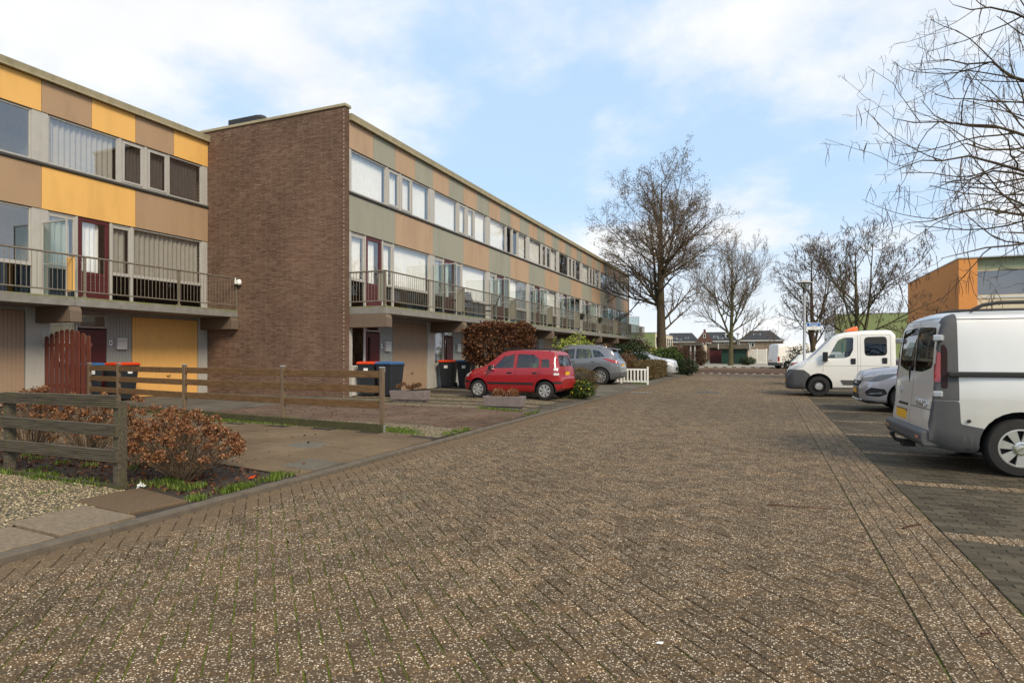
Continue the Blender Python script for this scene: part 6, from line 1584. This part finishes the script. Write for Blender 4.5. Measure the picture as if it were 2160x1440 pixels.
# brown rail fence
P2 = [(-5.97, 8.60), (-8.34, 8.83), (-11.4, 9.22), (-14.1, 9.64), (-15.5, 9.86)]
t = thing('rail_fence', 'brown wooden fence with three rails and metal post shoes by the tiled drive', 'fence', (P2[0][0], P2[0][1], G0))
for k, (x, y) in enumerate(P2):
    m = MB(); post(m, x - P2[0][0], y - P2[0][1], .10, 1.08, .072); m.build('post', 'wood_post', t, bevel=.008)
    m = MB(); post(m, x - P2[0][0], y - P2[0][1], -.05, .115, .082); m.build('post_shoe', 'zinc', t, bevel=.004)
    m = MB(); post(m, x - P2[0][0], y - P2[0][1], 1.078, 1.10, .082); m.build('post_cap', 'zinc', t, bevel=.008)
for (xa, ya), (xb, yb) in zip(P2[:-1], P2[1:]):
    L = math.hypot(xb - xa, yb - ya); a = math.atan2(yb - ya, xb - xa)
    for z in (.91, .66, .39):
        m = MB(); m.obox((L / 2, 0, z + .06), (L - .07, .035, .122), (0, rnd.gauss(0, .003), 0)); o = m.build('rail', 'wood_brown', t, bevel=.006); o.location = (xa - P2[0][0], ya - P2[0][1], 0); o.rotation_euler = (0, 0, a)
for (xa, ya), (xb, yb) in zip(P2[:-2], P2[1:-1]):
    L = math.hypot(xb - xa, yb - ya); a = math.atan2(yb - ya, xb - xa); m = MB(); m.box(-.05, L + .02, .02, .055, -.1, .135); o = m.build('edging_board', 'wood_mossy', t, bevel=.006); o.location = (xa - P2[0][0], ya - P2[0][1], 0); o.rotation_euler = (0, 0, a)
# red-brown picket screen
t = thing('picket_screen', 'red-brown picket screen with arched top beside the left front door', 'fence', (-17.38, 9.93, G0))
for k in range(9):
    x = .07 + k * .208; z = 1.74 + .21 * math.sin(math.pi * (k + .6) / 9.2)
    m = MB(); m.prism([(x - .076, .06), (x + .076, .06), (x + .076, z - .06), (x + .045, z - .014), (x, z), (x - .045, z - .014), (x - .076, z - .06)], -.012, .012, 'y'); m.build('picket', 'red_fence', t, bevel=.004)
for z in (.45, 1.5): m = MB(); m.box(.0, 1.8, .013, .05, z, z + .09); m.build('cross_rail', 'red_fence', t)
# white picket fence
t = thing('picket_fence', 'low white picket fence between the drives beyond the grey crossover', 'fence', (-6.75, 27.25, G0))
for k in range(12): m = MB(); x = .08 + k * .155; m.box(x - .036, x + .036, -.012, .012, .04, .60); m.build('picket', 'white_paint', t, bevel=.003)
for z in (.05, .585): m = MB(); m.box(0, 1.9, .013, .05, z, z + .07); m.build('cross_rail', 'white_paint', t)
for x in (.72, 1.9): m = MB(); post(m, x, .03, -.1, .74, .075); m.build('post', 'white_paint', t, bevel=.006)
# white slatted fence far off
x0, x1 = atY(1577, 88), atY(1618, 88); t = thing('slat_fence', 'white fence of horizontal slats beside the green garage', 'fence', (x0, 88, .07))
w = x1 - x0
for k in range(7): m = MB(); m.box(0, w, -.02, .02, .12 + k * .27, .30 + k * .27); m.build('slat', 'white_paint', t)
for x in (.05, w * .5, w - .05): m = MB(); m.box(x - .07, x + .07, .02, .1, 0, 2.05); m.build('post', 'white_paint', t)

# ---- wheeled bins
def wheelie_bin(label, loc, rz, lid, group='wheeled bins by the front doors'):
    t = thing('wheeled_bin', label, 'bin', loc, rz, group)
    m = MB(); lo, hi = (.22, .25), (.285, .34); z0, z1 = .06, .98
    v = [(-lo[0], -lo[1], z0), (lo[0], -lo[1], z0), (lo[0], lo[1], z0), (-lo[0], lo[1], z0), (-hi[0], -hi[1], z1), (hi[0], -hi[1], z1), (hi[0], hi[1], z1), (-hi[0], hi[1], z1)]
    m.add(v, [(0, 3, 2, 1), (0, 1, 5, 4), (1, 2, 6, 5), (2, 3, 7, 6), (3, 0, 4, 7)]); m.box(-.30, .30, -.355, .355, .955, 1.0); m.build('bin_body', 'bin_body', t, bevel=.02)
    m = MB(); m.prism([(-.37, 1.0), (.33, 1.0), (.345, 1.03), (.30, 1.065), (0, 1.085), (-.30, 1.075), (-.38, 1.05)], -.305, .305, 'x'); l = m.build('lid', lid, t, bevel=.015)
    m = MB(); m.tube([(-.2, .37, 1.02), (-.2, .43, 1.03), (.2, .43, 1.03), (.2, .37, 1.02)], .016, 6); m.build('handle', 'bin_body', t, smooth=40)
    for s in (-1, 1): m = MB(); m.lathe([(0, s * .27), (.10, s * .27), (.10, s * .22), (0, s * .22)], 14, (0, .27, .10), 'x'); m.build('wheel', 'rubber', t, smooth=40)
    m = MB(); m.box(-.07, .07, -.337, -.328, .77, .88); o = m.build('sticker', 'sticker', t); return t
wheelie_bin('bin with orange-red lid in front of the yellow garage door', (-16.72, 11.5, G0), R(96), 'lid_orange')
wheelie_bin('bin with blue lid behind the red-brown picket screen', (-16.95, 10.7, G0), R(80), 'lid_blue')
wheelie_bin('bin with orange lid in the corner by the brick end wall', (-11.35, 15.75, G0), R(8), 'lid_orange')
wheelie_bin('bin with blue lid behind the last post of the brown rail fence', (-10.62, 15.72, G0), R(-4), 'lid_blue')
wheelie_bin('bin with orange lid left of the brown-leaved hedge', (-11.35, 20.75, G0), R(12), 'lid_orange')
wheelie_bin('bin with dark blue lid against the brown-leaved hedge', (-10.62, 20.85, G0), R(9), 'lid_blue')

# ---- letter boxes and number plates on the boarding
def letterbox(label, X, Y, z):
    t = thing('letter_box', label, 'letter box', (X, Y, z), 0, 'letter boxes beside the doors')
    m = MB(); m.box(0, .10, -.15, .15, 0, .33); m.build('case', 'frame_white', t, bevel=.012)
    m = MB(); m.box(.098, .112, -.14, .14, .235, .26); m.build('flap', 'frame_grey', t)
    m = MB(); m.box(0, .012, -.33, -.24, .12, .25); pl = m.build('number_plate', 'sticker', t, bevel=.003)
    m = MB(); m.box(.012, .014, -.31, -.26, .155, .215); m.build('digit', 'ink', pl)
letterbox('pale letter box beside the yellow garage door', XB1 - .048, Y0 - .21 - UW + 2.12, 1.55)
letterbox('pale letter box beside the first door past the brick end wall', XB2 - .048, Y0 + 2.1, 1.50)
letterbox('pale letter box above the bins beside the brown-leaved hedge', XB2 - .048, Y0 + UW + 2.1, 1.50)
letterbox('pale letter box right of the brown-leaved hedge', XB2 - .048, Y0 + 2 * UW + 2.1, 1.50)

# ---- stone planters with dried hydrangeas
def planter(label, loc, L, rz, heads, big):
    t = thing('stone_planter', label, 'planter', loc, rz, 'stone planters on the drive')
    m = MB(); W_, h = .36, .31
    o_ = [(-L / 2 + .03, -W_ / 2 + .02), (L / 2 - .03, -W_ / 2 + .02), (L / 2 - .03, W_ / 2 - .02), (-L / 2 + .03, W_ / 2 - .02)]; T_ = [(-L / 2, -W_ / 2), (L / 2, -W_ / 2), (L / 2, W_ / 2), (-L / 2, W_ / 2)]; I_ = [(-L / 2 + .05, -W_ / 2 + .05), (L / 2 - .05, -W_ / 2 + .05), (L / 2 - .05, W_ / 2 - .05), (-L / 2 + .05, W_ / 2 - .05)]
    v = [(a, b, .07) for a, b in o_] + [(a, b, h) for a, b in T_] + [(a, b, h) for a, b in I_] + [(a, b, h - .06) for a, b in I_]; f = [(3, 2, 1, 0)]
    for i in range(4):
        j = (i + 1) % 4; f += [(i, j, 4 + j, 4 + i), (4 + i, 4 + j, 8 + j, 8 + i), (8 + i, 8 + j, 12 + j, 12 + i)]
    m.add(v, f); m.build('trough', 'planter_stone', t, bevel=.01)
    m = MB(); m.box(-L / 2 + .1, L / 2 - .1, -W_ / 2 + .06, W_ / 2 - .06, 0, .07); m.build('foot', 'planter_stone', t)
    m = MB(); m.box(-L / 2 + .05, L / 2 - .05, -W_ / 2 + .05, W_ / 2 - .05, h - .08, h - .06); m.build('soil', 'soil', t)
    p = thing('planter_hydrangea', label.replace('stone planter', 'dried hydrangea in the planter'), 'plant', (loc[0], loc[1], loc[2] + h - .06), rz, 'dried hydrangeas in planters')
    st = TB(); P = []
    for k in range(heads):
        x = (-L / 2 + .12) + (L - .24) * (k + .5) / heads + rnd.gauss(0, .02); y = rnd.gauss(0, .06); z = rnd.uniform(.10, .26) if not big else .12; hr = rnd.uniform(.05, .075) if not big else .17
        st.add([(x * .9, y * .5, 0), (x, y, z)], [.006, .004]); n = 130 if not big else 700; Q = nr.normal(size=(n, 3)); Q /= np.linalg.norm(Q, axis=1)[:, None]; Q[:, 2] *= .75; P.append(np.array([x, y, z]) + Q * hr * (.7 + .35 * nr.rand(n))[:, None])
    st.build('stems', 'twig', p, 4); leaf_quads('flower_heads', p, 'leaf_dry' if big else 'leaf_rust', np.concatenate(P), .035)
planter('long stone planter in front of the tan garage door', (-8.95, 14.2, .105), 1.08, R(4), 9, False)
planter('low stone planter at the road end of the gravel drive', (-5.82, 13.45, .09), 1.0, R(3), 2, True)

# ---- street lamps and name sign
def street_lamp(label, loc, H, base_hidden=False):
    t = thing('street_lamp', label, 'street lamp', loc, 0, 'street lamps')
    m = MB(); m.lathe([(.085, -.1), (.085, 1.0), (.058, 1.08), (.055, H - .52)], 14); m.build('pole', 'zinc', t, smooth=40)
    m = MB(); m.lathe([(.062, H - .56), (.062, H - .42), (.05, H - .40), (.05, H - .36)], 14); m.build('collar', 'black_plastic', t, smooth=40)
    m = MB(); m.lathe([(.085, H - .38), (.11, H - .36), (.27, H - .14), (.25, H - .12)], 20); m.build('lantern_glass', 'lamp_glass', t, smooth=40)
    m = MB(); m.lathe([(.0, H), (.06, H - .005), (.16, H - .05), (.31, H - .115), (.315, H - .135), (.29, H - .14), (.10, H - .13), (0, H - .13)], 22); m.lathe([(.05, H - .37), (.045, H - .14)], 8); m.build('lantern_cap', 'frame_grey', t, smooth=40)
    return t
street_lamp('grey street lamp carrying the street name sign', (1.50, 28.2, 0), 4.52)
street_lamp('distant street lamp beside the green garage', (-3.45, 87.0, .07), 4.2)
t = thing('street_sign', 'blue and white street name sign fixed to the near lamp', 'sign', (1.50, 28.2, 2.42), R(8))
m = MB(); m.box(.07, .60, -.075, -.06, 0, .30); m.build('board', 'white_paint', t, bevel=.004)
m = MB(); m.box(.085, .585, -.079, -.0755, .14, .285); m.build('name_field', 'sign_blue', t)
m = MB(); m.lathe([(.064, .04), (.064, .07)], 12); m.lathe([(.064, .23), (.064, .26)], 12); m.box(.05, .10, -.07, .0, .04, .07); m.box(.05, .10, -.07, 0, .23, .26); m.build('bracket', 'zinc', t)
Mx = Matrix.Rotation(R(90), 4, 'X')
text_obj('Zegge', .145, 'white_paint', t, Matrix.Translation((.335, -.080, .213)) @ Mx)
text_obj('1 t/m 31', .085, 'ink', t, Matrix.Translation((.335, -.0765, .07)) @ Mx)

# ---- small things on the buildings
def garden_chair(label, loc, rz):
    t = thing('garden_chair', label, 'chair', loc, rz, 'garden chairs on the balcony')
    m = MB(); m.obox((0, 0, .42), (.48, .46, .05)); m.build('seat', 'chair_blue', t, bevel=.02)
    for k in range(7): m = MB(); m.obox((-.24 - k * .035, 0, .52 + k * .095), (.03, .44 - (.08 if k == 6 else 0), .085), (0, -.33, 0)); m.build('slat', 'chair_blue', t, bevel=.012)
    for s in (-1, 1):
        m = MB(); m.tube([(.24, s * .24, .66), (-.25, s * .24, .66)], .02, 5); m.build('armrest', 'black_plastic', t)
        m = MB(); m.tube([(.24, s * .24, 0), (.20, s * .24, .66)], .014, 5); m.build('leg', 'black_plastic', t); m = MB(); m.tube([(-.28, s * .24, 0), (-.18, s * .24, .45), (-.45, s * .22, 1.15)], .014, 5); m.build('leg', 'black_plastic', t)
garden_chair('left of the two dark blue garden chairs on the balcony', (-11.15, 22.3, 2.857), R(-35))
garden_chair('right of the two dark blue garden chairs on the balcony', (-11.05, 23.9, 2.857), R(205))
t = thing('garden_table', 'dark garden table on the balcony beside the blue chairs', 'table', (-11.2, 21.55, 2.857))
m = MB(); m.box(-.3, .3, -.4, .4, .66, .70); m.build('table_top', 'black_plastic', t)
for x in (-.25, .25):
    for y in (-.35, .35): m = MB(); m.tube([(x, y, 0), (x, y, .66)], .018, 5); m.build('leg', 'black_plastic', t)
t = thing('security_camera', 'small white security camera at the end of the left balcony railing', 'camera', (-16.04, 14.90, 3.72))
m = MB(); m.box(-.06, .02, -.04, .04, -.06, .12); m.build('mount', 'black_plastic', t, bevel=.01)
m = MB(); m.lathe([(0, .14), (.05, .13), (.075, .08), (.08, 0), (.06, -.04), (0, -.06)], 16, (.12, 0, 0)); m.build('housing', 'white_paint', t, smooth=50)
m = MB(); m.tube([(.02, -.05, 0), (.02, -.06, .18)], .02, 6); m.box(-.0, .05, -.08, -.03, -.02, .10); m.build('arm', 'white_paint', t)
t = thing('wall_lamp', 'lit amber wall lamp beside a far front door', 'lamp', (XB2 + .02, 47.4, 1.75))
m = MB(); m.box(0, .08, -.06, .06, 0, .05); m.box(0, .08, -.06, .06, .23, .28); m.build('bracket', 'black_plastic', t)
m = MB(); m.lathe([(.05, .05), (.06, .12), (.05, .23)], 12, (.06, 0, 0)); m.build('shade', 'lamp_glow', t, smooth=40)
ll = bpy.data.lights.new('wall_lamp_light', 'POINT'); ll.energy = 6; ll.color = (1, .6, .25); ll.shadow_soft_size = .06; lo = bpy.data.objects.new('bulb', ll); col.objects.link(lo); lo.parent = t; lo.location = (.16, 0, .14)
for k, y in enumerate((35.9, 40.3)):
    t = thing('hanging_pot', 'dark flower pot hung on the railing, ' + ('nearer of the two' if k == 0 else 'farther of the two'), 'flower pot', (XB2 + 1.40, y, 3.5), 0, 'flower pots on the railing')
    m = MB(); m.lathe([(0, 0), (.09, .0), (.13, .18), (.11, .18)], 12); m.build('pot', 'black_plastic', t, smooth=40); leaf_quads('plant', t, 'leaf_dark', blob_points(160, (0, 0, .26), (.17, .17, .13)), .07)

# ---- litter and twigs
def twig_thing(label, p, q, r=.006):
    t = thing('fallen_twig', label, 'twig', (p[0], p[1], .006), 0, 'twigs lying on the road'); m = TB(); d = (q[0] - p[0], q[1] - p[1]); b = random.Random(p[0])
    m.add([(d[0] * k / 6 + b.gauss(0, .008), d[1] * k / 6 + b.gauss(0, .008), .004) for k in range(7)], [r * (1 - .09 * k) for k in range(7)]); m.build('stick', 'leaf_litter', t, 5)
twig_thing('long thin brown twig on the road left of the paver strip', (.02, 6.18), (.55, 6.2))
twig_thing('short reddish twig lying at the edge of the black bay', (1.02, 5.75), (1.2, 6.0), .009)
twig_thing('small crooked twig on the strip near the bottom right corner', (.98, 3.70), (1.08, 3.86), .005)
t = thing('paper_scrap', 'white scrap of paper lying on the road', 'litter', (-.48, 3.02, .006))
m = MB(); m.add([(-.018, -.010, 0), (.017, -.012, .003), (.02, .008, .007), (-.008, .010, .002)], [(0, 1, 2, 3)]); m.build('sheet', 'sticker', t)
t = thing('plastic_wrapper', 'crumpled pale wrapper beside the weathered fence post', 'litter', (-5.72, 4.12, .085))
leaf_quads('crumple', t, 'sticker', nr.normal(size=(14, 3)) * np.array([.02, .02, .01]) + np.array([0, 0, .025]), .03)
t = thing('red_scrap', 'small red scrap lying under the large hydrangea', 'litter', (-5.10, 4.95, .075))
m = MB(); m.add([(-.04, -.02, .0), (.04, -.015, .02), (.035, .02, .04), (-.03, .015, .025)], [(0, 1, 2, 3)]); m.build('sheet', 'lid_orange', t)
